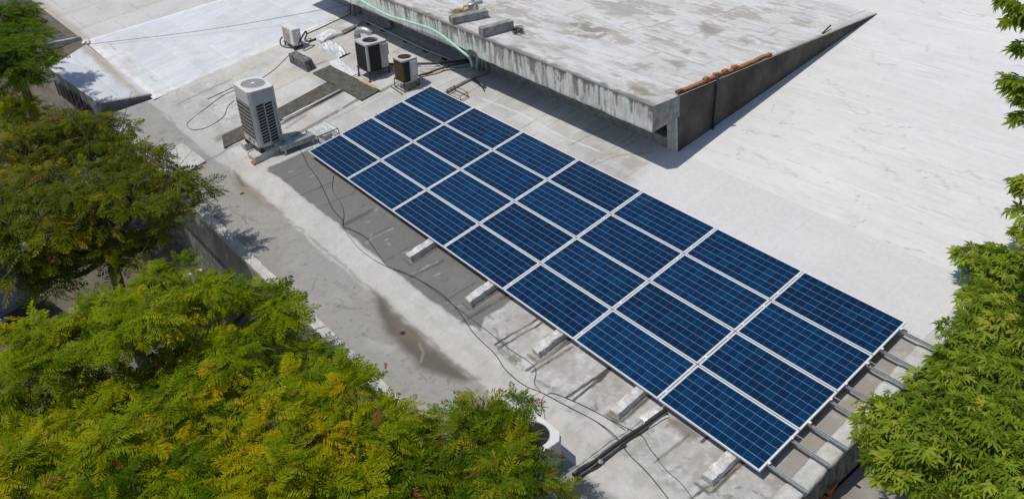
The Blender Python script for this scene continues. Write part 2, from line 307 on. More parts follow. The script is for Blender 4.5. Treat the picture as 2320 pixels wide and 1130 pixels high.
class Sheet:
    def __init__(s, x, y): s.X = x; s.Y = y; s.C = np.zeros(x.shape + (3,)); s.H = np.zeros(x.shape)
    def warp(s, amp, sc=3, seed=3, X=None, Y=None):
        X = s.X if X is None else X; Y = s.Y if Y is None else Y
        return X + amp * 2 * (fbm(X, Y, sc, seed, 4) - .5), Y + amp * 2 * (fbm(X, Y, sc, seed + 2, 4) - .5)
    def mix(s, a, c): a = np.clip(a, 0, 1)[..., None]; s.C = s.C * (1 - a) + np.array(c) * a
    def near(s, pts, pad):                       # only the samples around a mark
        xs = [p[0] for p in pts]; ys = [p[1] for p in pts]
        return np.nonzero((s.X > min(xs) - pad) & (s.X < max(xs) + pad) & (s.Y > min(ys) - pad) & (s.Y < max(ys) + pad))
    def put(s, ix, k, c): k = np.clip(k, 0, 1)[:, None]; s.C[ix] = s.C[ix] * (1 - k) + np.array(c) * k
    def blob(s, poly, c, soft=0.05, warp=0.08, a=1.0, wsc=3, seed=3, breakup=0.0):
        full = np.zeros(s.X.shape); ix = s.near(poly, soft + warp * 1.2)
        if not len(ix[0]): return full
        x0, y0 = s.X[ix], s.Y[ix]; X, Y = s.warp(warp, wsc, seed, x0, y0); d = np.full(X.shape, 1e9); ins = np.zeros(X.shape, bool); n = len(poly)
        for i in range(n):
            ax, ay = poly[i][:2]; bx, by = poly[(i + 1) % n][:2]; ex, ey = bx - ax, by - ay
            t = np.clip(((X - ax) * ex + (Y - ay) * ey) / (ex * ex + ey * ey + 1e-12), 0, 1)
            d = np.minimum(d, np.hypot(X - ax - t * ex, Y - ay - t * ey))
            ins ^= ((ay > Y) != (by > Y)) & (X < (bx - ax) * (Y - ay) / ((by - ay) if abs(by - ay) > 1e-12 else 1e-12) + ax)
        k = 1 - sm(-soft, soft, np.where(ins, -d, d))
        if breakup: k = k * sm(breakup - .12, breakup + .12, fbm(x0, y0, 4, seed + 1, 6, .65))
        s.put(ix, k * a, c); full[ix] = k; return full
    def line(s, pts, w, c, a=1.0, warp=0.02, breakup=0.0, soft=None, seed=1):
        w = max(w, .016); soft = max(soft or w * .6, .017); ix = s.near(pts, w + soft + warp * 1.2)
        if not len(ix[0]): return
        x0, y0 = s.X[ix], s.Y[ix]; X, Y = s.warp(warp, 5, seed, x0, y0); d = np.full(X.shape, 1e9)
        for p, q in zip(pts[:-1], pts[1:]):
            ax, ay = p[:2]; ex, ey = q[0] - ax, q[1] - ay; t = np.clip(((X - ax) * ex + (Y - ay) * ey) / (ex * ex + ey * ey + 1e-12), 0, 1)
            d = np.minimum(d, np.hypot(X - ax - t * ex, Y - ay - t * ey))
        k = 1 - sm(w * .5, w * .5 + soft, d)
        if breakup: k = k * sm(breakup - .1, breakup + .1, fbm(x0, y0, 3.5, seed + 4, 5, .6))
        s.put(ix, k * a, c)
    def build(s, name, z, mat, parent):
        ny, nx = s.X.shape; v = np.stack([s.X, s.Y, z + s.H], -1).reshape(-1, 3); i = np.arange(ny * nx).reshape(ny, nx)
        q = np.stack([i[:-1, :-1], i[:-1, 1:], i[1:, 1:], i[1:, :-1]], -1).reshape(-1, 4)
        return mesh_np(name, v, q, mat, parent, True, s.C.reshape(-1, 3))
def grid(x0, x1, y0, y1, st):
    return np.meshgrid(np.linspace(x0, x1, int((x1 - x0) / st) + 2), np.linspace(y0, y1, int((y1 - y0) / st) + 2))
def lum(c, k): return tuple(v * k for v in c)
PP = lambda *pts: [P(*p) for p in pts]

bld = empty('flat_roof_building', 'low building with stepped white and grey flat roofs under the panels', 'building', (0, 0, 0), flat=True)
XW, XE, YW = -7.55, 14.42, 5.80
def gutter_z(y):                                 # profile: slope, coved edge, flatter gutter
    y = np.asarray(y, float); z = np.zeros_like(y)
    g = -1.62 - y
    return np.where(y > -1.0, 0, np.where(y > -1.62, -0.05 * sm(1.0, 1.62, -y), -0.05 + 0.10 * np.clip(g, 0, None)))
# --- main roof sheet
X, Y = grid(XW, XE, -3.02, YW, 0.027); s = Sheet(X, Y)
n1 = fbm(X, Y, .7, 0); n2 = fbm(X, Y, 2.4, 1, 6, .6); n3 = fbm(X, Y * .3, 3, 2, 5)
s.C[:] = np.array((.47, .463, .448)) * (0.72 + .38 * n1 + .28 * n2)[..., None]
s.mix(.5 * sm(.5, .8, n3), (.58, .575, .56)); s.mix(.45 * sm(.55, .72, fbm(X, Y, 1.3, 4)), (.36, .345, .32))
# pale patch work squares
rx = np.floor(X + .25 * vn(X, Y, .4, 2)); ry = np.floor(Y * .45)
tone = LAT[5][(rx.astype(int) * 7) & 255, (ry.astype(int) * 13) & 255]; s.C *= (.90 + .2 * tone)[..., None]
# around the left plant area: warm streaks
pk = 1 - sm(-1.9, -1.2, X)
s.mix(pk * .6 * sm(.52, .75, fbm(X * .45, Y * 2.5, 1.4, 5)), (.50, .45, .37)); s.mix(pk * .45 * sm(.45, .7, fbm(X * .5, Y * 2, 1.8, 6)), (.60, .595, .58))
for x0 in np.arange(-6.3, 14.2, 1.02):           # sheet seams up the slope
    x0 = x0 + rng.uniform(-.12, .12)
    s.line([(x0, -1.0), (x0 + .02, 6)], .012, (.24, .23, .21), .55, .02, .42, seed=int(x0 * 3) % 5)
    s.line([(x0 + .06, -1.0), (x0 + .08, 6)], .03, (.58, .57, .55), .4, .02, .5, seed=int(x0 * 5) % 5)
# white painted stretch behind the array
wx, wy = s.warp(.22, 1.2, 2); wk = sm(6.9, 7.7, wx + .25 * (wy - 4)) * sm(3.3, 3.9, wy)
s.mix(wk * .82, (.66, .66, .66)); s.mix(wk * .4 * sm(.5, .75, fbm(X * .6, Y * 2.2, 1.5, 3)), (.58, .575, .565))
s.line(PP((1085, 220), (1180, 258), (1280, 312), (1358, 343)), .03, (.66, .65, .62), .9, .03, .36)
s.line(PP((1350, 372), (1400, 352), (1480, 345)), .02, (.2, .19, .17), .6, .03)
s.blob(PP((1372, 345), (1420, 340), (1470, 372), (1420, 385)), (.36, .32, .27), .05, .12, .6, breakup=.45)
for a, b in (((1055, 215), (1120, 175)), ((1165, 300), (1270, 240)), ((1290, 330), (1380, 285)), ((1360, 360), (1440, 320))):
    s.line(PP(a, b), .014, (.19, .18, .16), .7, .02, .35)
# front light stretch, right half
fk = (1 - sm(-.2, .3, Y)) * sm(7.4, 8.2, X + .3 * (n1 - .5)); s.mix(fk * .6, (.55, .545, .53)); s.mix(fk * .7 * sm(.5, .66, fbm(X * 2, Y * .6, 1.7, 2)), (.38, .365, .34)); s.mix(fk * .5 * sm(.55, .68, fbm(X, Y, 5, 4, 6, .7)), (.30, .285, .26))
# dirt where the array drips and at the right end
s.mix(.75 * sm(13.3, 13.9, X) * (1 - sm(3.7, 4.1, Y)) * sm(-.6, .2, Y) * sm(.25, .6, n2), (.24, .21, .18))
s.mix(.5 * (1 - sm(-.1, .12, np.abs(Y + .12) - .1)) * sm(8, 9, X) * sm(.45, .65, n2), (.27, .25, .22))
s.blob(PP((1510, 945), (1540, 950), (1592, 990), (1560, 1000), (1525, 965)), (.16, .14, .12), .06, .06, .8)
k_ = fbm(X, Y, 7, 3, 6, .72); fz = (Y < .3) & (Y > -1.7); s.mix(fz * .45 * sm(.56, .68, k_), (.27, .25, .22)); s.mix(fz * .4 * sm(.56, .68, fbm(X, Y, 4, 6, 6, .72)), (.62, .61, .59))
for _ in range(26):
    a, b = rng.uniform(7.5, 14), rng.uniform(-1.6, -.1); s.line([(a, b), (a + rng.uniform(-.5, .5), b + rng.uniform(-.2, .2)), (a + rng.uniform(-.8, .8), b + rng.uniform(-.3, .3))], .008, (.15, .135, .115), .7, .10, .40)
# dark grey sheet before the array
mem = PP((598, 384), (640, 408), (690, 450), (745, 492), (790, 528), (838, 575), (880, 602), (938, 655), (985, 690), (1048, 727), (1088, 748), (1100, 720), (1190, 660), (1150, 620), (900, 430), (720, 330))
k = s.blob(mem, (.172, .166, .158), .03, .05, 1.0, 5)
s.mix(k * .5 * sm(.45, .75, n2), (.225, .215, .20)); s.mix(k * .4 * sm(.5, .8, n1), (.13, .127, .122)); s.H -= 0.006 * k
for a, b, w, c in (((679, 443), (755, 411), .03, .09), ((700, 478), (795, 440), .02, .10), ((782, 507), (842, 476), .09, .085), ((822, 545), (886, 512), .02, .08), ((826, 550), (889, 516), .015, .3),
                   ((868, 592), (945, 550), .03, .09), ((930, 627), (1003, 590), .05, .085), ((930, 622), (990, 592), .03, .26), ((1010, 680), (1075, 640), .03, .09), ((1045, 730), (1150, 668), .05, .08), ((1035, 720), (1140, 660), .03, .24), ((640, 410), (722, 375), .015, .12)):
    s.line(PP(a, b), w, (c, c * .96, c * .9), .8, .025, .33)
for _ in range(34):
    x0, y0 = rng.uniform(-.5, 7.6), rng.uniform(-1.1, -.1); s.line([(x0, y0), (x0 + rng.uniform(-.1, .1), y0 + rng.uniform(.02, .15))], .02, (.10, .095, .09) if rng.random() < .6 else (.36, .35, .33), .7, .05)
# cracks in the light stretch
for a, b, w in (((1121, 781), (1218, 722), .03), ((1130, 790), (1228, 730), .025), ((1195, 838), (1290, 775), .03), ((1208, 842), (1297, 785), .03), ((1285, 900), (1380, 835), .035), ((1300, 907), (1357, 860), .03), ((1357, 860), (1378, 838), .05), ((1395, 940), (1460, 895), .02),
                ((1485, 1045), (1560, 985), .015), ((1560, 1130), (1640, 1075), .015), ((1590, 1000), (1612, 985), .03)):
    s.line(PP(a, b), w * 1.15, (.06, .05, .042), .97, .03, .12)
for a, b in (((1210, 868), (1240, 880)), ((1205, 860), (1222, 874)), ((1160, 815), (1172, 812))): s.line(PP(a, b), .07, (.2, .17, .14), .75, .12, .45)
for _ in range(60):
    x0, y0 = rng.uniform(8.2, 14), rng.uniform(-1.6, -.2); s.line([(x0, y0), (x0 + rng.uniform(-.06, .06), y0 + rng.uniform(-.06, .06))], .018, (.17, .145, .12), .6, .05)
# coved edge band and gutter
X2, Y2 = s.warp(.10, 1.6, 4); bk = 1 - sm(-1.06, -.98, Y2 + .10 * (fbm(X, Y, 2, 5) - .5))
bk = bk * (X > -1.2); s.mix(bk, (.50, .485, .46)); s.mix(bk * .5 * sm(.45, .7, fbm(X, Y, 3, 2, 6, .65)), (.60, .585, .56)); s.mix(bk * .35 * sm(.55, .75, fbm(X, Y * 2, 2, 6)), (.38, .36, .33))
gy_ = Y2 + .05; gk = 1 - sm(-1.72, -1.62, gy_); s.mix(gk, (.325, .312, .292)); s.mix(gk * .6 * sm(.4, .7, fbm(X, Y, .9, 1)), (.385, .372, .352)); s.mix(gk * .55 * sm(.5, .72, fbm(X, Y, 2.6, 6, 6, .65)), (.27, .255, .232)); s.mix(gk * .5 * sm(.60, .72, fbm(X, Y, 6, 2, 6, .7)), (.22, .205, .185))
for _ in range(14):
    a, b = rng.uniform(-1, 9), rng.uniform(-2.9, -1.8); s.line([(a, b), (a + rng.uniform(-.6, .6), b + rng.uniform(-.3, .3)), (a + rng.uniform(-1, 1), b + rng.uniform(-.4, .4))], .010, (.18, .165, .15), .6, .10, .38)
for _ in range(120):
    a, b = rng.uniform(-6, 11), rng.uniform(-2.95, -1.7); s.line([(a, b), (a + rng.uniform(-.03, .03), b + rng.uniform(-.03, .03))], .016, (.15, .12, .09), .6, .04)
s.line([(-1.2, -1.68), (4, -1.66), (9.5, -1.70)], .04, (.22, .19, .15), .5, .06, .38)
lk = (1 - sm(-1.45, -1.1, Y2)) * (X < -1.0); s.mix(lk * .7 * (1 - gk), (.43, .42, .40))
gt = PP((842, 655), (878, 680), (905, 712), (945, 752), (985, 790), (1030, 825), (1078, 858), (1048, 866), (1000, 850), (950, 832), (905, 790), (870, 745))
kk = s.blob(gt, (.115, .098, .078), .13, .10, .95, 2); s.blob(PP((885, 710), (930, 745), (980, 790), (955, 790), (905, 755)), (.20, .165, .118), .12, .1, .6)
s.line(PP((950, 775), (958, 800), (955, 820)), .014, (.36, .35, .33), .5, .03)
s.blob(PP((515, 380), (540, 395), (575, 425), (640, 480), (600, 470), (548, 445)), (.25, .21, .16), .12, .12, .75)
s.blob(PP((525, 382), (535, 390), (560, 420), (545, 418)), (.13, .11, .09), .05, .05, .8); s.blob(PP((480, 450), (545, 440), (590, 452), (540, 462)), (.30, .275, .235), .1, .1, .6)
s.blob(PP((400, 240), (520, 330), (560, 330), (470, 250)), (.36, .345, .32), .25, .2, .5); s.blob(PP((830, 770), (900, 790), (880, 805), (825, 790)), (.44, .43, .41), .1, .1, .6)
for c in (P(912, 752), P(548, 437)): s.mix(1 - sm(.045, .06, np.hypot(X - c[0], Y - c[1])), (.02, .018, .016)); s.H -= .03 * (1 - sm(.03, .06, np.hypot(X - c[0], Y - c[1])))
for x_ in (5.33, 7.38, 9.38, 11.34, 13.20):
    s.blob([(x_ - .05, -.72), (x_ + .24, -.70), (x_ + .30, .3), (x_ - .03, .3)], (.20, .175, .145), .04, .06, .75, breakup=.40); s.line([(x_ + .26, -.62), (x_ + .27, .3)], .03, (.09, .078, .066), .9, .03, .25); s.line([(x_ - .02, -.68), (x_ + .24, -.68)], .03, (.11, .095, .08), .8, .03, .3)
fk2 = (1 - sm(-.1, .2, Y)) * sm(8, 9, X) * sm(-1.7, -1.2, Y); s.mix(fk2 * .5 * sm(.50, .62, fbm(X * 1.6, Y, 1.6, 5, 6, .68)), (.33, .305, .27))
# plant area strips
for pts, w, c, a in ((PP((648, 318), (730, 272), (810, 226)), .09, .17, .85), (PP((640, 248), (700, 215), (772, 198)), .10, .15, .9), (PP((640, 280), (776, 207)), .10, .14, .85), (PP((430, 380), (520, 335), (560, 318)), .05, .16, .6), (PP((402, 236), (470, 205), (526, 180)), .03, .15, .8),
                     (PP((500, 312), (548, 292)), .22, .17, .7), (PP((650, 290), (690, 262)), .10, .2, .5), (PP((862, 208), (900, 187)), .08, .17, .8), (PP((705, 152), (735, 140)), .08, .2, .7), (PP((748, 148), (800, 170)), .05, .2, .6), (PP((860, 215), (700, 300)), .02, .3, .5), (PP((330, 230), (380, 260), (430, 330), (520, 380)), .03, .28, .5)):
    s.line(pts, w, (c, c * .93, c * .84), a, .04, .27)
s.blob(PP((640, 150), (700, 170), (720, 165), (660, 185), (560, 240), (520, 250)), (.52, .42, .27), .15, .15, .35, breakup=.45)
s.blob(PP((838, 185), (815, 172), (830, 195), (860, 200)), (.42, .27, .10), .06, .08, .6, breakup=.4); s.blob(PP((905, 210), (930, 205), (940, 196), (915, 222)), (.45, .30, .12), .05, .08, .5)
s.blob(PP((520, 170), (600, 118), (640, 105), (560, 160), (430, 220)), (.50, .44, .34), .08, .1, .4)
s.blob(PP((770, 60), (800, 40), (822, 52), (790, 62)), (.62, .66, .72), .05, .05, .7)
s.H += gutter_z(Y) + .006 * (fbm(X, Y, 1.1, 3) - .5) + .012 * bk * (1 - gk) * fbm(X, Y, 2, 1)
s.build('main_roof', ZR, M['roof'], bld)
# --- white roof to the right and behind
def white_sheet(name, x0, x1, y0, y1, z):
    X, Y = grid(x0, x1, y0, y1, .045); s = Sheet(X, Y); st = fbm(X * .35, Y * 2.2, 1.6, 2, 6, .62)
    s.C[:] = np.array((.70, .697, .69)) * (.93 + .13 * fbm(X, Y, .35, 1))[..., None]
    s.mix(.5 * sm(.48, .7, st), (.72, .72, .725)); s.mix(.4 * sm(.55, .72, fbm(X * .5, Y * 1.6, .9, 5)), (.63, .625, .62))
    s.mix(.45 * sm(.6, .74, fbm(X, Y, .55, 6)), (.62, .61, .595)); s.mix(.35 * sm(.70, .76, fbm(X * .7, Y * 2, 2.6, 3, 6)), (.52, .515, .51))
    for y in np.arange(6.9, 20, 2.6): s.line([(x0, y), (x1, y + .1)], .02, (.80, .80, .80), .6, .05, .45); s.line([(x0, y + .05), (x1, y + .15)], .012, (.5, .5, .5), .5, .05, .5)
    s.mix(.38 * sm(.54, .66, fbm(X * .25, Y * 4, 2.6, 1, 7, .7)), (.60, .595, .585)); s.mix(.18 * sm(.62, .70, fbm(X, Y, 1.1, 4, 6, .65)), (.56, .545, .52))
    for _ in range(70):
        a, b, l_ = rng.uniform(x0 - 2, x1), rng.uniform(y0, y1), rng.uniform(1.0, 5.0); cc = rng.choice([.80, .78, .50, .56, .58]); s.line([(a, b), (a + l_, b + .13 * l_ + rng.uniform(-.05, .05))], rng.uniform(.010, .03), (cc, cc, cc), .55, .03, .42)
    for _ in range(48):
        a, b = rng.uniform(x0, x1), rng.uniform(y0, y1); s.line([(a, b), (a + rng.uniform(-.5, .5), b + rng.uniform(-.3, .3)), (a + rng.uniform(-1, 1), b + rng.uniform(-.4, .4))], .012, (.42, .41, .40), .6, .12, .36)
        s.line([(a + 1, b), (a + 1.04, b + .02)], .02, (.3, .29, .28), .5, .05)
    s.H += .010 * fbm(X, Y, .8, 3) + .006 * st; s.H *= sm(0, .2, Y - y0); return s.build(name, z, M['white'], bld)
white_sheet('white_roof', 7.34, XE, YW, 21, ZR); white_sheet('rear_roof', -9, 7.34, 14.0, 21, ZR)
# --- membrane roof to the left, and the dusty roof beyond it
def quad_sheet(c, st):
    nu = int(np.hypot(*(np.subtract(c[1], c[0]))) / st) + 2; nv = int(np.hypot(*(np.subtract(c[3], c[0]))) / st) + 2
    u, v = np.meshgrid(np.linspace(0, 1, nu), np.linspace(0, 1, nv)); c = np.array(c, float)
    p = c[0] * ((1 - u) * (1 - v))[..., None] + c[1] * (u * (1 - v))[..., None] + c[2] * (u * v)[..., None] + c[3] * ((1 - u) * v)[..., None]
    return Sheet(p[..., 0], p[..., 1])
dg0, dg1 = P(190, 95)[:2], P(700, -60)[:2]; dgd = (dg1 - dg0) / np.linalg.norm(dg1 - dg0)
dgt = dg0 + dgd * ((9.5 - dg0[1]) / dgd[1])
s = quad_sheet([(dg0[0], -1.55), (-7.37, -1.55), (-6.70, 9.5), tuple(dgt)], .05); X, Y = s.X, s.Y
s.C[:] = np.array((.60, .625, .675)) * (.95 + .1 * fbm(X, Y, .5, 1))[..., None]; st = fbm(X * 2.2, Y * .6, 1.1, 4, 6, .65)
s.mix(.65 * sm(.50, .62, st), (.68, .695, .725)); s.mix(.4 * sm(.5, .7, fbm(X, Y, 9, 2)), (.64, .675, .74))
for y in np.arange(-.9, 9.5, 1.05): s.line([(-20, y), (-6, y)], .03, (.62, .60, .58), .7, .03); s.line([(-20, y + .05), (-6, y + .05)], .02, (.80, .80, .80), .6, .03)
for x in np.arange(-13.6, -6, 2.1): s.line([(x, -2), (x, 10)], .012, (.70, .72, .76), .5, .02)
edge = np.minimum(np.abs(Y + 1.55), np.abs(X - (-7.37 + .67 * (Y + 1.55) / 11.05))); s.mix(1 - sm(.16, .30, edge + .1 * (fbm(X, Y, 2, 1) - .5)), (.74, .74, .745))
dd = np.abs((X - dg0[0]) * dgd[1] - (Y - dg0[1]) * dgd[0]); s.mix(1 - sm(.08, .14, dd), (.78, .78, .78))
tn = LAT[4][np.floor(X * .476 + .5).astype(int) & 255, np.floor(Y / 1.05 + .857).astype(int) & 255]; s.C *= (.95 + .09 * tn)[..., None]; s.mix(.45 * sm(.58, .70, fbm(X, Y, 1.4, 6, 6, .68)), (.50, .50, .50)); s.mix(.5 * (1 - sm(.0, .8, edge)) * sm(.48, .66, fbm(X, Y, 2.6, 3, 6, .7)), (.50, .46, .40))
for _ in range(14): a = rng.uniform(-13.5, -8.5); s.line([(a, -1.05), (a + rng.uniform(.1, .4), -1.0)], .04, (.42, .38, .31), .6, .08, .4)
s.H += .008 * fbm(X, Y, .8, 2); s.H -= .03 * (1 - sm(.0, .10, edge)); s.build('membrane_roof', ZR + .016, M['blue'], bld)
s = quad_sheet([(-27, -1.75), (dg0[0], -1.55), tuple(dgt), (-27, 9.5)], .07); X, Y = s.X, s.Y
s.C[:] = np.array((.53, .525, .51)) * (.86 + .3 * fbm(X, Y, .8, 3))[..., None]; s.mix(.4 * sm(.5, .7, fbm(X * .5, Y * 2, 1.5, 1)), (.60, .595, .58))
for y in np.arange(-1.1, 9.5, 1.0): s.line([(-28, y), (-10, y)], .02, (.36, .34, .32), .5, .03, .4)
for x in (-23.2, -20.6, -18.3, -16.0): s.line([(x, -2), (x + .15 * 8, 6)], .12, (.48, .37, .22), .45, .12, .36)
s.mix(.6 * (1 - sm(.1, .35, Y + 1.55 + .2 * (fbm(X, Y, 2, 2) - .5))), (.36, .30, .22)); s.H += .012 * fbm(X, Y, .8, 2)
s.build('dusty_roof', ZR + .01, M['roof'], bld)
# --- lower ledge at the far left, its upstand, its barred face
lz_ = lambda y: ZR + .02 - .17 * (y + 1.5)
def PLG(px, py):
    z = ZR
    for _ in range(15): q = P(px, py, z); z = lz_(q[1])
    return P(px, py, z)
LA, LB_, LC, LD = PLG(110, 155), PLG(226, 236), PLG(343, 216), PLG(195, 101)
s = quad_sheet([tuple(LA[:2]), tuple(LB_[:2]), tuple(LC[:2]), tuple(LD[:2])], .045); X, Y = s.X, s.Y
s.C[:] = np.array((.58, .61, .67)) * (.85 + .3 * fbm(X, Y, .8, 1))[..., None]; s.mix(.6 * sm(.48, .7, fbm(X * .5, Y * 2, 1.4, 3)), (.70, .72, .75))
s.mix(.8 * (1 - sm(.02, .30, np.abs(Y + 1.75) + .5 * (fbm(X, Y, 1.3, 4) - .45))), (.40, .33, .24)); s.line([(-13, -2.35), (-8.3, -2.3)], .02, (.42, .42, .42), .6, .03, .4)
s.line([(-9.5, -2.75), (-8.9, -2.7)], .05, (.16, .15, .14), .8, .08, .4); s.H += lz_(Y) - ZR; s.build('lower_ledge', ZR, M['blue'], bld)
o_ = np.array([.012, 0, 0]); dn_ = np.array([0, 0, -.36]); up_ = np.array([0, 0, .03]); iw = np.array([-.10, .03, 0])
m = MB(); m.add([LB_ + o_ + dn_, LC + o_ + dn_, LC + o_ + up_, LB_ + o_ + up_, LB_ + iw + up_, LC + iw + up_], [(0, 1, 2, 3), (3, 2, 5, 4)]); mesh_obj('ledge_upstand', m, M['concrete'], bld)
# --- upper slab: top sheet, fascia, side beam, side wall, column, recess
YS, ZT, ZB, XL = 4.99, 1.40, 0.77, -9.2
X, Y = grid(XL, 7.36, YS, 14.04, .038); s = Sheet(X, Y)
s.C[:] = np.array((.60, .597, .59)) * (.88 + .22 * fbm(X, Y, .6, 1))[..., None]; st = fbm(X * .55, Y * 2.4, 1.6, 3, 6, .65)
s.mix(.7 * sm(.47, .62, st), (.70, .70, .70))
bx, by = s.warp(.25, 2, 1); cellx = LAT[2][np.floor(bx * .55).astype(int) & 255, np.floor(by * 1.25).astype(int) & 255]
dirt = fbm(X * .7, Y * 1.5, 1.9, 5, 7, .68) + .22 * (cellx - .5); s.mix(.72 * sm(.57, .645, dirt), (.32, .285, .24)); s.mix(.55 * sm(.52, .60, dirt), (.47, .44, .40)); s.mix(.5 * sm(.55, .66, fbm(X * .5, Y * 3, 2.4, 1, 6, .7)), (.42, .39, .35))
for _ in range(46):
    a, b, w_, h_ = rng.uniform(XL, 6), rng.uniform(5.2, 13), rng.uniform(.6, 2.2), rng.uniform(.4, 1.0)
    for p_, q_ in (((a, b), (a + w_, b)), ((a, b), (a, b + h_)), ((a + w_, b), (a + w_, b + h_))): s.line([p_, q_], rng.uniform(.012, .05), (.36, .325, .28), .7, .06, .44, seed=int(rng.integers(5)))
    s.line([(a, b + .1), (a + w_, b + .12)], .03, (.78, .78, .775), .5, .05, .44)
for y in np.arange(5.9, 14, 1.0): s.line([(XL, y), (7.4, y)], .025, (.76, .76, .76) if int(y) % 2 else (.48, .46, .43), .5, .04, .42)
for x in np.arange(-8, 7, 1.9): s.line([(x, 5), (x, 14)], .02, (.45, .42, .38), .5, .05, .48)
zs = lambda y: ZT - (y - YS) / (14.04 - YS) * (ZT - ZR - .02)
def PT(px, py):                                  # survey on the slab top
    z = ZT
    for _ in range(12): q = P(px, py, z); z = zs(q[1])
    return P(px, py, z)
for poly, a in (([(1285, 55), (1330, 50), (1390, 75), (1350, 92), (1300, 80)], .9), ([(1425, 195), (1470, 200), (1500, 220), (1440, 222)], .95), ([(1500, 130), (1560, 140), (1540, 160)], .8), ([(1590, 50), (1640, 70), (1600, 90)], .7), ([(1220, 110), (1270, 135), (1250, 145)], .75), ([(1540, 115), (1560, 110), (1555, 128)], .8), ([(1680, 85), (1710, 95), (1690, 105)], .7)):
    s.blob([PT(*p) for p in poly], (.29, .255, .215), .10, .22, a, 2.2, 5, .40)
s.mix(.85 * (1 - sm(.06, .18, Y - YS + .30 * (fbm(X, Y, 3, 2, 6, .65) - .5))), (.16, .148, .13)); s.mix(.5 * (1 - sm(.1, .6, Y - YS)) * sm(.5, .66, fbm(X, Y, 2.2, 5, 6, .68)), (.30, .28, .25)); s.mix(.5 * (1 - sm(.05, .25, 7.36 - X + .2 * (fbm(X, Y, 2, 4) - .5))), (.36, .34, .31))
s.H += zs(Y) - ZT + .008 * fbm(X, Y, 1.2, 3); s.build('upper_roof', ZT, M['slab'], bld)
u = np.linspace(XL, 7.36, 640); v = np.linspace(0, 1, 34); U_, V_ = np.meshgrid(u, v); s = Sheet(U_, V_ * .63)      # fascia: x by height
drip = fbm(U_ * 7, V_ * .5, 1.5, 2, 7, .7); big = fbm(U_, V_ * .3, .8, 5)
s.C[:] = np.array((.86, .85, .81)) * (.88 + .22 * fbm(U_, V_, 3, 1))[..., None]
s.mix(.80 * sm(.56, .68, drip + .16 * (V_ - .5) + .55 * (big - .5) + .10 * (fbm(U_, V_ * 0, 1.9, 6) - .5)), (.17, .155, .13)); s.mix(.35 * sm(.5, .62, fbm(U_ * 11, V_ * .5, 1.4, 3, 5, .6)), (.40, .37, .31)); s.mix(.5 * sm(.52, .66, fbm(U_ * 3, V_ * .4, 1.2, 6)), (.50, .45, .36)); s.mix(.8 * sm(.84, .95, V_ + .5 * (drip - .5) + .12 * (fbm(U_, V_ * 0, 2.5, 1) - .5)), (.15, .14, .125)); s.mix(.4 * (1 - sm(.0, .12, V_)), (.3, .28, .25))
YB = YS - .62 * math.tan(TILT) * .5              # upright in the world, so it leans in the roof frame
vv = np.stack([U_, YB + (YS - YB) * V_ + .014 * (fbm(U_, V_, 2.5, 3) - .5), ZB + (ZT - ZB) * V_ + .004 + .03 * V_ ** 6 * (fbm(U_, V_ * 0, 2.5, 4) - .5) + .05 * (1 - V_) ** 8 * (fbm(U_, V_ * 0, 3.5, 6) - .5)], -1).reshape(-1, 3); i = np.arange(U_.size).reshape(U_.shape)
mesh_np('fascia', vv, np.stack([i[:-1, :-1], i[:-1, 1:], i[1:, 1:], i[1:, :-1]], -1).reshape(-1, 4), M['fascia'], bld, True, s.C.reshape(-1, 3))
m = MB(); m.add([(XL, YB + .01, ZB), (7.355, YB + .01, ZB), (7.355, YW + .1, ZB - .01), (XL, YW + .1, ZB - .01)], [(3, 2, 1, 0)]); mesh_obj('soffit', m, M['concrete'], bld)
m = MB(); m.add([(7.362, YB, ZB), (7.362, YW + .04, ZB - .04), (7.362, YW + .06, zs(YW) + .0), (7.362, YS, ZT)], [(0, 1, 2, 3)]); mesh_obj('side_beam', m, M['concrete'], bld)
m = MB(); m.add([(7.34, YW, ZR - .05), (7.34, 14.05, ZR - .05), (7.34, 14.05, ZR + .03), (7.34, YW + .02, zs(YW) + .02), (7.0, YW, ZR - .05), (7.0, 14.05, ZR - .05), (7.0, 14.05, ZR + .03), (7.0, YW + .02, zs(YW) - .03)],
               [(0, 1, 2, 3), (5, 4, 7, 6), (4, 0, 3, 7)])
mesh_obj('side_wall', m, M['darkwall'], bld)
m = MB(); m.box((7.06, YW - .06, ZR - .05), (7.335, YW - .004, ZB - .02)); mesh_obj('column', m, M['palecon'], bld, bevel=.01)
m = MB(); m.box((XL, YW - .02, ZR - .05), (7.05, YW + .05, ZR + .26)); mesh_obj('wall_base', m, M['concrete'], bld, bevel=.012)
m = MB(); m.add([(XL, YW + .5, ZR), (7.0, YW + .5, ZR), (7.0, YW + .5, ZB), (XL, YW + .5, ZB)], [(0, 1, 2, 3)]); mesh_obj('recess_dark_sheet', m, M['sootshade'], bld)  # dark sheet stands in for the shade of the open recess
for px in (1108, 812):
    q = P(px, 152 if px > 1000 else 60); x = q[0] if px > 1000 else -6.75
    m = MB(); m.box((x - .12, YW - .10, ZR - .02), (x + .16, YW + .06, ZB + .01)); mesh_obj('column', m, M['concrete'], bld, bevel=.01)
# ragged break in the fascia edge beside the pipes
m = MB(); q = PY(1055, 118, YB - .02); pr = random.Random(4)
pts = [(q[0] - .55 + .11 * j, YB - .006, ZB + .02 + (.0 if j in (0, 10) else pr.uniform(.06, .16))) for j in range(11)]
m.add([(p[0], p[1] - .004, ZB - .004) for p in pts] + pts, [(j, j + 1, j + 12, j + 11) for j in range(10)]); mesh_obj('spalled_edge', m, M['sootshade'], bld)
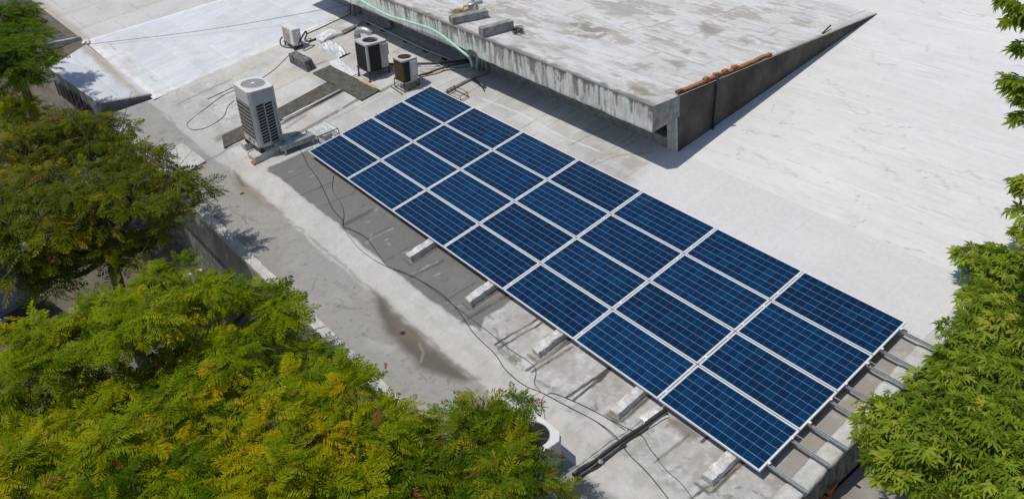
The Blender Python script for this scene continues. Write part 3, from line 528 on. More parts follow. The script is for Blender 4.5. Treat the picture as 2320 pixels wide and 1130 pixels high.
# --- front kerb, fascia wall below the gutter, walls to the ground
gz = ZR + float(gutter_z(-3.0))
m = MB(); pr = random.Random(2); n = 120; vs = []; xs = np.linspace(-7.3, XE, n)
for x in xs:
    h = .035 + .012 * pr.random(); w = pr.uniform(-.012, .012)
    vs += [(x, -2.90 + w, gz - .02), (x, -2.92 + w, gz + h), (x, -3.13 + w * .4, gz + h * .9), (x, -3.14, gz - .12)]
m.add(vs, [(4 * i + j, 4 * i + 4 + j, 4 * i + 5 + j, 4 * i + 1 + j) for i in range(n - 1) for j in range(3)]); mesh_obj('roof_kerb', m, M['palecon'], bld)
tz = math.tan(TILT)
def down(x, y, z, h): return (x, y + -h * math.sin(TILT), z - h * math.cos(TILT))
m = MB(); a, b = (-7.3, -3.125, gz - .02), (XE, -3.125, gz - .02); m.add([a, b, down(*b, .95), down(*a, .95)], [(3, 2, 1, 0)]); c, d = down(*a, .95), down(*b, .95); m.add([c, d, (d[0], d[1] + .8, d[2] + .14), (c[0], c[1] + .8, c[2] + .14)], [(3, 2, 1, 0)]); mesh_obj('gutter_face', m, M['render'], bld)
m = MB(); a, b = (c[0], c[1] + .8, c[2] + .14), (d[0], d[1] + .8, d[2] + .14); m.add([a, b, down(*b, 4.2), down(*a, 4.2)], [(3, 2, 1, 0)]); mesh_obj('front_wall', m, M['sootshade'], bld)
a, b = LA + [-.9, -.04, 0], LB_ + [.01, -.01, 0]; m = MB(); m.add([a, b, down(*b, .95), down(*a, .95)], [(3, 2, 1, 0)]); m.add([b, LC + [.012, 0, -.3], down(*(LC + [.012, 0, -.3]), 1.0), down(*b, .95)], [(3, 2, 1, 0)])
c, d = down(*a, .95), down(*b, .95); m.add([c, d, (d[0], d[1] + .5, d[2] + .09), (c[0], c[1] + .5, c[2] + .09)], [(3, 2, 1, 0)]); m.add([(c[0], c[1] + .5, c[2] + .09), (d[0], d[1] + .5, d[2] + .09), down(d[0], d[1] + .5, d[2] + .09, 4.5), down(c[0], c[1] + .5, c[2] + .09, 4.5)], [(3, 2, 1, 0)]); mesh_obj('ledge_face', m, M['render'], bld)
for j in range(8):
    u = (LB_ - LA) / np.linalg.norm(LB_ - LA); p = LA + [0, -.03, 0] + u * (.25 + .42 * j) + np.array([.003, -.012, 0]); q = p + u * .27
    m = MB(); m.add([down(*p, .30), down(*q, .30), down(*q, .86), down(*p, .86)], [(3, 2, 1, 0)]); mesh_obj('window', m, M['void'], bld)
# right end: rounded white kerb, end wall, lower concrete floor
m = MB(); n = 90; ys = np.linspace(-3.0, YW + 6, n); vs = []; pr = random.Random(9)
for y in ys:
    w = pr.uniform(-.015, .015); z0 = ZR + (float(gutter_z(y)) if y < -1 else 0); prof = [(-.30, -.01), (-.27, .025), (-.2, .045), (-.03, .042), (.008, .025), (.014, -.05)]
    vs += [(XE + a + w, y, z0 + b + pr.uniform(-.006, .006)) for a, b in prof]
m.add(vs, [(6 * i + j, 6 * i + j + 1, 6 * i + 7 + j, 6 * i + 6 + j) for i in range(n - 1) for j in range(5)]); mesh_obj('end_kerb', m, M['palecon'], bld, smooth=True)
a, b = (XE + .012, -3.1, ZR), (XE + .012, 21, ZR); m = MB(); m.add([a, b, down(*b, 8.5), down(*a, 5)], [(3, 2, 1, 0)]); mesh_obj('end_wall', m, M['sootshade'], bld)
# pale repair lid on the gutter and the bitumen sheets of the plant area
lz = float(gutter_z(-2.3)); m = MB(); m.prism([p[:2] for p in [P(362, 347, ZR + lz), P(415, 327, ZR + lz), P(467, 366, ZR + lz), P(425, 392, ZR + lz)]], ZR + lz - .02, ZR + lz + .035); mesh_obj('gutter_lid', m, M['palecon'], bld, bevel=.008)
m = MB(); T = PP((709, 168), (748, 151), (862, 207), (820, 230)); m.prism([p[:2] for p in T], ZR - .01, ZR + .05); m.prism([p[:2] for p in PP((742, 187), (778, 206), (640, 273), (508, 337), (503, 309), (633, 246))], ZR - .01, ZR + .03); mesh_obj('bitumen_sheet', m, M['bitumen'], bld, bevel=.01)

# ------------------------------------------------------------------ ground
m = MB(); m.add([(-300, -300, GROUND), (300, -300, GROUND), (300, 300, GROUND), (-300, 300, GROUND)], [(0, 1, 2, 3)]); structure(mesh_obj('ground', m, M['asphalt']))
a = PW(150, 720, GROUND); b = PW(640, 545, GROUND); d = (b - a) / np.linalg.norm(b - a); nrm = np.array([-d[1], d[0], 0]) * .06
m = MB(); m.add([a - d * 2 - nrm + [0, 0, .004], b - nrm + [0, 0, .004], b + nrm + [0, 0, .004], a - d * 2 + nrm + [0, 0, .004]], [(0, 1, 2, 3)]); structure(mesh_obj('road_line', m, M['linepaint']))
a = PW(176, 928, GROUND); m = MB(); m.box((a[0] - .6, a[1] - .4, GROUND - .1), (a[0] + .6, a[1] + .4, GROUND + .05)); structure(mesh_obj('pavement', m, M['redpave']))
lowz = -1.1; a = RXN @ np.array([XE + .05, -3.4, -1.2]); m = MB(); m.box((a[0], a[1] - 2.2, GROUND - .1), (a[0] + 5, a[1] + 9, -.80)); o = mesh_obj('concrete_platform', m, M['dirtslab'], None, bevel=.01); tag(o, 'grey concrete platform below the right roof end, under the bricks', 'platform')
LOWZ = -.80

# ------------------------------------------------------------------ solar panels, rails, blocks
def frame_mb():
    m = MB(); L, Wd, t, h = PL / 2, PWD / 2, .011, .04
    m.box((-L, -Wd, -h), (L, -Wd + t, 0)); m.box((-L, Wd - t, -h), (L, Wd, 0)); m.box((-L, -Wd + t, -h), (-L + t, Wd - t, 0)); m.box((L - t, -Wd + t, -h), (L, Wd - t, 0)); return m
ROWN = ['front row', 'second row from the front', 'second row from the back', 'back row']
COLN = ['leftmost', 'second from left', 'third from left', 'middle of seven', 'third from right', 'second from right', 'rightmost']
root0 = None
for j in range(4):
    for i in range(7):
        c = (i * (PL + GX) + PL / 2, j * (PWD + GY) + PWD / 2, 0)
        if root0 is None:
            r = empty('solar_panel', 'x', 'solar panel', c, 'solar panels of the rooftop array', True); root0 = r
            mesh_obj('panel_frame', frame_mb(), M['alu'], r)
            m = MB(); L, Wd = PL / 2 - .011, PWD / 2 - .011; m.add([(-L, -Wd, -.004), (L, -Wd, -.004), (L, Wd, -.004), (-L, Wd, -.004), (-L, -Wd, -.012), (L, -Wd, -.012), (L, Wd, -.012), (-L, Wd, -.012)], [(0, 1, 2, 3), (7, 6, 5, 4)])
            mesh_obj('solar_cells', m, M['cells'], r)
        else: r = copy_thing(root0)
        r.matrix_world = Matrix.Translation(Vector(G((c[0], c[1], c[2] + rng.uniform(-.002, .002))))) @ RX @ Matrix.Rotation(rng.uniform(-.0012, .0012), 4, 'Z')
        tag(r, f'blue solar panel in the {ROWN[j]}, {COLN[i]}')
LT = 7 * PL + 6 * GX
ords = ['nearest the gutter', 'second from the gutter side', 'third from the gutter side', 'fourth from the gutter side', 'fourth from the upper side', 'third from the upper side', 'second from the upper side', 'farthest up the roof']
rail0 = None; ri = 0
for j in range(4):
    for dy in (.205, .79):
        y = j * (PWD + GY) + dy; x0, x1 = -.13, 14.47
        if rail0 is None:
            r = empty('mounting_rail', 'x', 'mounting rail', (0, y, -.085), 'aluminium rails under the solar array', True); rail0 = r
            m = MB(); m.box((x0, -.021, 0), (x1, .021, .012)); m.box((x0, -.021, .012), (x1, -.009, .0435)); m.box((x0, .009, .012), (x1, .021, .0435)); mesh_obj('rail_channel', m, M['galv'], r)
            for i in range(8):
                xc = -.012 if i == 0 else (LT + .012 if i == 7 else i * (PL + GX) - GX / 2)
                m = MB(); wd = .024 if i in (0, 7) else .020
                m.box((xc - wd, -.022, .0872), (xc + wd, .022, .0915)); m.box((xc - .007, -.02, .044), (xc + .007, .02, .0872)); mesh_obj('clamp', m, M['alu'], r)
        else: r = copy_thing(rail0)
        r.matrix_world = Matrix.Translation(Vector(G((rng.uniform(-.03, .03) if ri else 0, y, -.085)))) @ RX
        tag(r, f'slotted aluminium rail running under the panels, {ords[ri]}'); ri += 1
blk = [('leftmost', 5.33, -.62), ('second', 7.38, -.60), ('middle', 9.38, -.60), ('fourth', 11.34, -.62), ('rightmost', 13.20, -.56)]
wh = ['on the dark grey sheet, farthest left', 'at the right of the dark sheet', 'between two roof cracks', 'left of the bundle of pipes', 'near the white kerb, farthest right']
for (nm, x, y), w in zip(blk, wh):
    m = MB(); pr = random.Random(nm); n = 26; prof = [(0, -.02), (.004, .06), (.012, .132), (.03, .136), (.17, .134), (.19, .128), (.202, .05), (.206, -.02)]; vs = []
    for k in range(n):
        yy = y + (3.95 - y) * (k / (n - 1)) ** 1.6
        vs += [(x + a + pr.uniform(-.011, .011), yy + pr.uniform(-.008, .008), ZR + b + (pr.uniform(-.012, .006) if 1 < q < 6 else 0)) for q, (a, b) in enumerate(prof)]
    m.add(vs, [(8 * k + q, 8 * k + 8 + q, 8 * k + 9 + q, 8 * k + 1 + q) for k in range(n - 1) for q in range(7)] + [tuple(range(8))]); 
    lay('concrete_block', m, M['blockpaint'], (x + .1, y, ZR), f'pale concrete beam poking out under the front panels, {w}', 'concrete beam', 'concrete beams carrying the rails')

# ------------------------------------------------------------------ big fan unit, its curbs, tray and glazed frame
def fan_cover(m, cx, cy, z, r, spokes=10, rings=5, rt=.004):
    for k in range(1, rings + 1):
        rr = r * k / rings; m.tube([(cx + rr * math.cos(a), cy + rr * math.sin(a), z) for a in np.linspace(0, 2 * math.pi, 29)], rt, 5)
    for k in range(spokes):
        a = 2 * math.pi * k / spokes; m.tube([(cx + .05 * math.cos(a), cy + .05 * math.sin(a), z + .002), (cx + r * math.cos(a), cy + r * math.sin(a), z + .002)], rt * 1.3, 5)
def octa(w, d, c): return [(-w + c, -d), (w - c, -d), (w, -d + c), (w, d - c), (w - c, d), (-w + c, d), (-w, d - c), (-w, -d + c)]
CZ = ZR + .19
for lab, x0, x1, y0, y1 in (('longer pale concrete curb under the right side of the tall fan unit', -1.24, -.99, -1.10, .12), ('short pale concrete curb under the left side of the tall fan unit', -2.12, -1.86, -.98, -.15)):
    m = MB(); m.box((x0, y0, ZR - .02), (x1, y1, CZ), taper=.008); lay('concrete_curb', m, M['palecon'], ((x0 + x1) / 2, y0, ZR), lab, 'curb', 'curbs under the tall fan unit', bevel=.012)
AX, AY = -1.52, -.50
A = empty('rooftop_fan_unit', 'tall grey outdoor cooling unit with a fan on top and a louvred side', 'air conditioner', (AX, AY, CZ + .02))
w, d, H = .475, .365, 1.56
m = MB(); m.prism(octa(w, d, .075), .05, H); cab = mesh_obj('cabinet', m, M['acgrey'], A, bevel=.012)
m = MB(); m.prism(octa(w + .003, d + .003, .085), H + .001, H + .05); mesh_obj('top_cover', m, M['acwhite'], A, bevel=.014)
m = MB(); m.disc((0, 0, H + .0505), .305, .006, 40); mesh_obj('fan_well', m, weathered('grey fan mesh', (.20, .205, .21), (.30, .305, .31), 40, .6, 0, 0), A)
m = MB(); fan_cover(m, 0, 0, H + .066, .305, 9, 7, .0035); m.disc((0, 0, H + .058), .05, .016, 20); m.disc((0, 0, H + .05), .318, .016, 40, .303); mesh_obj('fan_grille', m, M['acwhite'], A)
m = MB(); m.box((-w + .085, -d - .004, .24), (w - .09, -d + .05, 1.22)); mesh_obj('coil', m, M['coil'], A)
m = MB()
for k in range(9): z = .27 + k * .115; m.tube([(-w + .085, -d - .014, z), (w - .09, -d - .014, z)], .0055, 5)
for k in range(5): x = -w + .09 + k * (2 * w - .185) / 4; m.tube([(x, -d - .014, .24), (x, -d - .014, 1.22)], .0045, 5)
mesh_obj('coil_guard', m, M['wire'], A)
m = MB()
for k in range(13):
    z = .15 + k * .083
    for q in range(2):
        y0 = -d + .13 + q * .235 + k * .0; y1 = y0 + .205; sh = .03
        m.add([(w + .003, y0, z), (w + .003, y1, z + sh), (w + .003, y1 + .012, z + .062 + sh), (w + .003, y0 + .012, z + .062)], [(0, 1, 2, 3)])
mesh_obj('louvre_openings', m, M['void'], A)
m = MB()
for k in range(4): m.add([(w + .004, d - .095, .30 + k * .24), (w + .004, d - .082, .30 + k * .24), (w + .004, d - .082, .50 + k * .24), (w + .004, d - .095, .50 + k * .24)], [(0, 1, 2, 3)])
mesh_obj('vent_slot', m, M['void'], A)
for x0, x1 in ((-.13, .02), (.13, .22)): m = MB(); m.box((x0, -d - .003, .12), (x1, -d + .01, .18)); mesh_obj('drain_slot', m, M['void'], A)
for sx in (-1, 1):
    for sy in (-1, 1):
        m = MB(); m.box((sx * (w - .06) - .07, sy * (d - .06) - .05, -.09 if sy < 0 else -.03), (sx * (w - .06) + .07, sy * (d - .06) + .05, .055)); mesh_obj('foot', m, M['rustdark'], A)
m = MB(); m.box((.0, -.05, 0), (.19, .035, .06)); lay('clay_brick', MB().add([(p[0] + P(573, 368)[0], p[1] + P(573, 368)[1], p[2] + ZR) for p in m.v], m.f), M['brick'], P(573, 368), 'single orange brick on the roof beside the concrete curb', 'brick', bevel=.005)
q = P(563, 350, ZR + .05); m = MB(); m.tube(spline([P(572, 358), P(566, 357, ZR + .04), P(562, 348, ZR + .08), P(568, 341, ZR + .12), P(575, 340, ZR + .10)]), .014, 8); lay('pink_hose', m, weathered('faded pink hose', (.42, .16, .14), (.55, .25, .22), 6, .6, 0, 0), P(572, 358), 'short faded pink hose curled below the tall fan unit', 'hose', smooth=True)
# cable tray with legs
t0, t1 = P(636, 328, ZR + .27), P(712, 305, ZR + .20); ax = t1 - t0; L_ = np.linalg.norm(ax[:2]); yaw = math.atan2(ax[1], ax[0])
T = empty('cable_tray', 'grey galvanised cable tray on legs beside the tall fan unit', 'cable tray', (t0[0], t0[1], ZR), flat=True, rz=yaw)
m = MB(); m.box((-.06, -.11, .24), (L_, .11, .252)); m.box((-.06, -.12, .13), (L_, -.11, .262)); m.box((-.06, .11, .13), (L_, .12, .262)); mesh_obj('tray_channel', m, M['galv'], T)
for x, y in ((.04, -.10), (.04, .10), (L_ - .1, -.10), (L_ - .1, .10)): m = MB(); m.box((x - .02, y - .018, -.01), (x + .02, y + .018, .24)); mesh_obj('leg', m, M['galv'], T)
q = P(628, 325, ZR + .25); m = MB(); m.box((q[0] - .10, q[1] - .10, ZR + .12), (q[0] + .12, q[1] + .10, ZR + .33)); lay('junction_box', m, M['galv'], (q[0], q[1], ZR + .12), 'small blue grey junction box at the foot of the tall fan unit', 'junction box', bevel=.01)
gz_ = ZR + .24; cs = [P(*p, gz_) for p in ((693, 295.5), (737, 275), (765, 291), (719, 310))]; c0 = sum(cs) / 4
F = empty('glazed_frame', 'low rusty frame with a glass top beside the left edge of the array', 'glass frame', (c0[0], c0[1], ZR), flat=True); lc = [c - np.array([c0[0], c0[1], ZR]) for c in cs]
m = MB()
for a, b in zip(lc, lc[1:] + lc[:1]): m.tube([a, b], .012, 5)
for t in (.28, .55, .8): m.tube([lc[0] * (1 - t) + lc[1] * t, lc[3] * (1 - t) + lc[2] * t], .007, 5)
mesh_obj('frame_bars', m, M['rustdark'], F)
for p in lc: m = MB(); m.tube([(p[0], p[1], -.01), p], .012, 5); mesh_obj('leg', m, M['rustdark'], F)
m = MB(); up = np.array([0, 0, .013]); m.add([p + up for p in lc], [(0, 1, 2, 3)]); mesh_obj('glass_pane', m, M['glass'], F)
m = MB(); q = P(735, 308); m.box((q[0] - .35, q[1] - .12, ZR - .01), (q[0] + .25, q[1] + .14, ZR + .12), taper=.01); lay('concrete_plinth', m, M['palecon'], (q[0], q[1], ZR), 'low pale concrete plinth under the glass frame at the array corner', 'plinth', bevel=.012)

# ------------------------------------------------------------------ black condenser, rusty condenser, small split unit, unit in the gutter
def rnd_rect(w, d, r, n=5):
    out = []
    for cx, cy, a0 in ((w - r, -d + r, -90), (w - r, d - r, 0), (-w + r, d - r, 90), (-w + r, -d + r, 180)):
        out += [(cx + r * math.cos(math.radians(a0 + 90 * k / n)), cy + r * math.sin(math.radians(a0 + 90 * k / n))) for k in range(n + 1)]
    return out
def plate_with_hole(m, poly, r, z0, z1):
    n = len(poly); ang = [math.atan2(p[1], p[0]) for p in poly]; hole = [(r * math.cos(a), r * math.sin(a)) for a in ang]
    vs = [(*p, z1) for p in poly] + [(*p, z1) for p in hole] + [(*p, z0) for p in poly] + [(*p, z0 - .06) for p in hole]
    m.add(vs, [f for i in range(n) for k in [(i + 1) % n] for f in ((i, k, n + k, n + i), (2 * n + i, 2 * n + k, k, i), (n + i, n + k, 3 * n + k, 3 * n + i))])
def densify(poly, k=4): return [tuple(np.array(a) * (1 - t / k) + np.array(b) * t / k) for a, b in zip(poly, poly[1:] + poly[:1]) for t in range(k)]
B = empty('black_condenser', 'black coil condenser with a pale fan top on rusty legs', 'air conditioner', (-2.455, 3.60, ZR)); w, d, zb, zt = .325, .345, .25, .99
m = MB(); m.prism(rnd_rect(w - .012, d - .012, .03), zb, zt - .01); mesh_obj('coil', m, M['black'], B)
m = MB()
for k in range(7): z = zb + .08 + k * .092; m.box((-w + .02, -d + .002, z), (w - .05, -d + .014, z + .012))
mesh_obj('coil_guard', m, M['void'], B)
m = MB(); m.prism([(w - .07, -d), (w - .03, -d - .003), (w + .003, -d + .03), (w, -d + .06), (w - .07, -d + .06)], zb, zt); mesh_obj('corner_post', m, M['acgrey'], B, bevel=.004)
m = MB(); m.box((-w - .002, -d - .002, zb), (-w + .02, -d + .03, zt)); mesh_obj('corner_post', m, M['acgrey'], B, bevel=.004)
m = MB(); m.box((w - .02, d - .24, zb), (w + .006, d, zt)); mesh_obj('side_panel', m, M['acgrey'], B, bevel=.004)
m = MB(); m.box((w + .007, d - .17, zt - .36), (w + .06, d + .01, zt - .02)); mesh_obj('terminal_box', m, M['acgrey'], B, bevel=.006)
m = MB(); plate_with_hole(m, densify(rnd_rect(w + .015, d + .015, .07)), .235, zt, zt + .055); mesh_obj('top_cover', m, M['acgrey'], B)
m = MB(); m.disc((0, 0, zt - .06), .236, .01, 32); mesh_obj('fan_well', m, M['black'], B)
m = MB(); m.disc((0, 0, zt - .04), .065, .07, 16)
for k in range(4): a = k * math.pi / 2 + .4; m.box((.05, -.055, zt - .03), (.205, .055, zt - .015), Matrix.Rotation(a, 4, 'Z') @ Matrix.Rotation(.0, 4, 'X'))
mesh_obj('fan', m, M['coil'], B)
m = MB(); fan_cover(m, 0, 0, zt + .03, .235, 6, 4, .0025); mesh_obj('fan_grille', m, M['coil'], B)
m = MB(); m.box((-w - .02, -d - .02, zb - .035), (w + .02, -d + .015, zb - .002)); m.box((-w - .02, d - .015, zb - .035), (w + .02, d + .02, zb - .002)); m.box((-w - .02, -d + .015, zb - .035), (-w + .015, d - .015, zb - .002)); m.box((w - .015, -d + .015, zb - .035), (w + .02, d - .015, zb - .002)); mesh_obj('stand_frame', m, M['rustdark'], B)
for sx in (-1, 1):
    for sy in (-1, 1):
        m = MB(); x, y = sx * (w - .01), sy * (d - .01); g = (y) * tz; m.box((x - .018, y - .018, g), (x + .018, y + .018, zb - .036)); m.box((x - .045, y - .045, g - .012), (x + .045, y + .045, g + .006)); mesh_obj('leg', m, M['rustdark'], B)
Rr = empty('rusty_condenser', 'smaller rounded condenser with a rusty wire guard and rusted fan on top', 'air conditioner', (-.93, 3.76, ZR)); w, d, zb, zt = .275, .255, .25, .84
m = MB(); m.prism(rnd_rect(w - .012, d - .012, .09), zb, zt - .01); mesh_obj('coil', m, M['black'], Rr, smooth=False)
m = MB(); pts = rnd_rect(w, d, .09, 6)
for k in range(13): z = zb + .03 + k * .04; m.tube([(p[0], p[1], z) for p in pts[-8:] + pts[:5]], .0028, 5)
for p in (pts[-8:] + pts[:5])[::2] + [(x, -d) for x in np.linspace(-w + .1, w - .1, 5)]: m.tube([(p[0], p[1], zb), (p[0], p[1], zt)], .0028, 5)
mesh_obj('wire_guard', m, M['ochre'], Rr)
m = MB(); m.prism([(w - .01, -.03), (w + .008, -.03), (w + .008, d - .08), (w - .03, d), (.0, d + .008), (.0, d - .02), (w - .05, d - .03)], zb, zt); mesh_obj('side_panel', m, M['acgrey'], Rr, bevel=.004)
m = MB(); m.box((w + .009, -.0, zt - .42), (w + .05, .17, zt - .02)); mesh_obj('terminal_box', m, M['acwhite'], Rr, bevel=.006)
m = MB(); plate_with_hole(m, densify(rnd_rect(w + .012, d + .012, .09)), .195, zt, zt + .05); mesh_obj('top_cover', m, M['acgrey'], Rr)
m = MB(); m.disc((0, 0, zt - .05), .196, .01, 32); m.disc((0, 0, zt - .03), .055, .06, 16); mesh_obj('fan_well', m, M['rust'], Rr)
m = MB(); fan_cover(m, 0, 0, zt + .04, .19, 6, 3, .006); mesh_obj('fan_grille', m, M['rust'], Rr)
m = MB(); a = rnd_rect(w + .006, d + .006, .09); b = [(p[0] * .55, p[1] * .55) for p in a]; n = len(a); m.add([(*p, zb) for p in a] + [(*p, zb - .035) for p in a] + [(*p, zb - .10) for p in b], [f for i in range(n) for k in [(i + 1) % n] for f in ((n + i, n + k, k, i), (2 * n + i, 2 * n + k, n + k, n + i))] + [tuple(range(2 * n, 3 * n))[::-1]]); mesh_obj('base_pan', m, M['acbeige'], Rr)
m = MB(); hw, hd = .26, .25
for z in (.235, .03):
    for a, b in (((-hw, -hd), (hw, -hd)), ((hw, -hd), (hw, hd)), ((hw, hd), (-hw, hd)), ((-hw, hd), (-hw, -hd))): m.tube([(*a, z + a[1] * tz * (z < .1)), (*b, z + b[1] * tz * (z < .1))], .012, 5)
m.tube([(-hw - .12, -hd - .06, -.03), (hw + .05, -hd - .12, -.045)], .014, 5); mesh_obj('stand_frame', m, M['rustdark'], Rr)
for sx in (-1, 1):
    for sy in (-1, 1): m = MB(); x, y = sx * hw, sy * hd; m.tube([(x, y, y * tz - .01), (x, y, .24)], .014, 5); mesh_obj('leg', m, M['rustdark'], Rr)
q = P(661, 113); Sx = empty('split_outdoor_unit', 'small white outdoor unit on a black stand by the membrane roof edge', 'air conditioner', (-6.56, 3.05, ZR)); w, d, zb, zt = .37, .145, .12, .66
m = MB(); m.box((-w, -d, zb), (w, d, zt)); mesh_obj('cabinet', m, M['acwhite'], Sx, bevel=.014)
m = MB(); m.box((-w + .04, -d - .006, zb + .03), (w - .22, -d + .01, zt - .05)); mesh_obj('fan_panel', m, M['acbeige'], Sx, bevel=.004)
m = MB()
for rr in (.06, .11, .16, .205): m.tube([(-.09 + rr * math.cos(a), -d - .012, (zb + zt) / 2 + rr * math.sin(a)) for a in np.linspace(0, 6.2832, 25)], .004, 5)
mesh_obj('fan_grille', m, M['beige'], Sx)
m = MB(); m.box((w, -.03, zt - .22), (w + .05, .10, zt - .10), taper=.006); mesh_obj('service_cover', m, M['acwhite'], Sx, bevel=.006)
m = MB()
for y in (-d, d): m.box((-w - .03, y - .015, zb - .03), (w + .03, y + .015, zb - .002))
for x in (-w + .06, w - .06): m.box((x - .02, -d, zb - .06), (x + .02, d, zb - .03))
mesh_obj('stand_frame', m, M['rubber'], Sx)
for sx in (-1, 1):
    for sy in (-1, 1): m = MB(); x, y = sx * (w - .05), sy * (d - .01); m.box((x - .018, y - .018, y * tz - .01), (x + .018, y + .018, zb - .03)); mesh_obj('leg', m, M['rubber'], Sx)
gq = P(1208, 1050, ZR); U = empty('gutter_condenser', 'greenish white condenser with a black round fan grille half hidden by the green tree', 'air conditioner', (gq[0], gq[1], ZR - .01)); w, d, zb, zt = .34, .34, .06, .62
m = MB(); m.prism(octa(w, d, .07), zb, zt); mesh_obj('cabinet', m, M['acgrey'], U, bevel=.01)
m = MB(); m.prism(octa(w + .015, d + .015, .13), zt + .002, zt + .05); mesh_obj('top_cover', m, M['acwhite'], U, bevel=.012)
m = MB(); m.disc((0, 0, zt + .051), .25, .004, 36); mesh_obj('fan_well', m, M['black'], U)
m = MB(); fan_cover(m, 0, 0, zt + .07, .25, 10, 8, .003); mesh_obj('fan_grille', m, M['rubber'], U)
for sx in (-1, 1):
    for sy in (-1, 1): m = MB(); x, y = sx * .27, sy * .27; m.box((x - .04, y - .04, -.06), (x + .04, y + .04, zb + .002)); mesh_obj('foot', m, M['rubber'], U)

# ------------------------------------------------------------------ blocks, bricks, sack, straw, coil, rod, posts
m = MB(); a, b, c, e = P(657, 142), P(698, 165), P(717, 155), P(676, 134); q = (a + b) / 2; h = .33
def skew(bot, h, t): c = sum(bot) / 4; return [p * (1 - t) + c * t + np.array([0, -.0, h]) for p in bot]
bot = [a, b, c, e]; top = skew(bot, h, .12); m.add(bot + top, [(0, 1, 5, 4), (1, 2, 6, 5), (2, 3, 7, 6), (3, 0, 4, 7), (4, 5, 6, 7)]); lay('soot_stained_block', m, M['sootshade'], (a + c) / 2, 'black stained concrete block in front of the small white unit', 'concrete block', bevel=.015)
def slab_block(name, f0, f1, th, h, mat, lab):
    a, b = PT(*f0), PT(*f1); dr = (b - a)[:2]; dr /= np.linalg.norm(dr); nr = np.array([-dr[1], dr[0], 0]) * th; nr[2] = -.18 * nr[1]
    bot = [a, b, b + nr, a + nr]; top = [p + np.array([0, .17 * h, h]) for p in bot]; m = MB(); m.add([p - np.array([0, 0, .03]) for p in bot] + top, [(0, 1, 5, 4), (1, 2, 6, 5), (2, 3, 7, 6), (3, 0, 4, 7), (4, 5, 6, 7)])
    lay(name, m, mat, a, lab, 'concrete block', 'loose concrete blocks on the upper roof', bevel=.02); return a, b, nr, h
k1 = slab_block('loose_block', (1026, 58), (1108, 41), .24, .21, M['concrete'], 'long weathered concrete block with a white sack behind it')
k2 = slab_block('loose_block', (1095, 87), (1165, 68), .22, .25, M['concrete'], 'dark grey concrete block beside the tangled wire on the upper roof')
def lump(name, c, r, mat, lab, cat, seed, squash=.7, amp=.35, n=28):
    m = MB(); vs = []
    for i in range(n):
        th = math.pi * .62 * i / (n - 1)
        for j in range(n):
            ph = 2 * math.pi * j / n; u, v = 2 + 1.6 * math.cos(ph) * math.sin(th), 2 + 1.6 * math.sin(ph) * math.sin(th)
            k = 1 + amp * 2 * (float(fbm(u + .8 * i / n, v, 1.4, seed, 4)) - .5) + .25 * amp * math.sin(5 * ph + 3 * math.cos(th * 4))
            vs.append((c[0] + r[0] * k * math.sin(th) * math.cos(ph), c[1] + r[1] * k * math.sin(th) * math.sin(ph), c[2] + r[2] * (k * math.cos(th) + .25)))
    m.add(vs, [(i * n + j, i * n + (j + 1) % n, (i + 1) * n + (j + 1) % n, (i + 1) * n + j) for i in range(n - 1) for j in range(n)])
    m.f = [tuple(reversed(f)) for f in m.f]
    return lay(name, m, mat, c, lab, cat, smooth=True)
lump('sack', PT(1066, 24), (.20, .22, .24), M['sack'], 'crumpled off white sack behind the long weathered block', 'sack', 3)
c = PT(1046, 33); m = MB(); pr = random.Random(5)
for _ in range(420):
    p = c + np.array([pr.gauss(0, .17), pr.gauss(-.02, .13), 0]); p[2] = zs(p[1]) + .01 + pr.uniform(0, .13) * math.exp(-(p[0] - c[0]) ** 2 * 14); a = pr.uniform(0, 6.28); l = pr.uniform(.05, .13)
    e = p + np.array([l * math.cos(a), l * math.sin(a), pr.uniform(-.02, .05)]); m.tube([p, e], .004, 3, cap=False)
lay('straw_heap', m, M['straw'], c, 'small heap of dry yellow straw beside the sack', 'straw')
a, b = PT(1064, 29) + [0, 0, .2], PT(1094, 20) + [0, 0, .2]; m = MB(); m.tube([a, b], .05, 12); lay('grey_pipe', m, M['galv'], a, 'short grey blue pipe lying on top of the long weathered block', 'pipe', smooth=True)
c = PT(1175, 76); m = MB(); pr = random.Random(8)
for k in range(26):
    rx, ry, tl, o1, o2 = pr.uniform(.08, .16), pr.uniform(.08, .16), pr.uniform(-1.2, 1.2), pr.uniform(-.05, .05), pr.uniform(-.05, .05)
    m.tube([c + [o1 + rx * math.cos(t), o2 + ry * math.sin(t) * math.cos(tl), .10 + ry * math.sin(t) * math.sin(tl) * .75] for t in np.linspace(0, pr.uniform(4, 6.5), 16)], .0045, 4)
lay('wire_tangle', m, M['rubber'], c, 'round tangle of thin black wire beside the dark concrete block', 'wire')
ye = PT(1752, 132)[1]; nb = 17; pr = random.Random(3); bp = None
bl = ['dark brown end brick', 'orange brick']
for k in range(nb):
    y = YW + .16 + (ye - YW - .16) * k / (nb - 1) + pr.uniform(-.004, .004); z = zs(y) + .022
    m = MB(); l = (ye - YW - .16) / (nb - 1) * pr.uniform(.94, .985); m.box((-.045, -l / 2, 0), (.045, l / 2, .05))
    o = mesh_obj('clay_brick', m, M['brickdark'] if k == 0 else M['brick'], bevel=.006); o.matrix_world = Matrix.Translation(Vector(G((7.265 + pr.uniform(-.02, .02), y, z)))) @ Matrix.Rotation(pr.uniform(-.03, .03), 4, 'X') @ Matrix.Rotation(pr.uniform(-.04, .04), 4, 'Z')
    if k == 0: lab = 'dark brown brick at the near end of the brick line on the wall'
    else: lab = 'orange clay brick in the single line of bricks along the wall top'
    tag(o, lab, 'brick', 'orange bricks lined up on the dark wall')
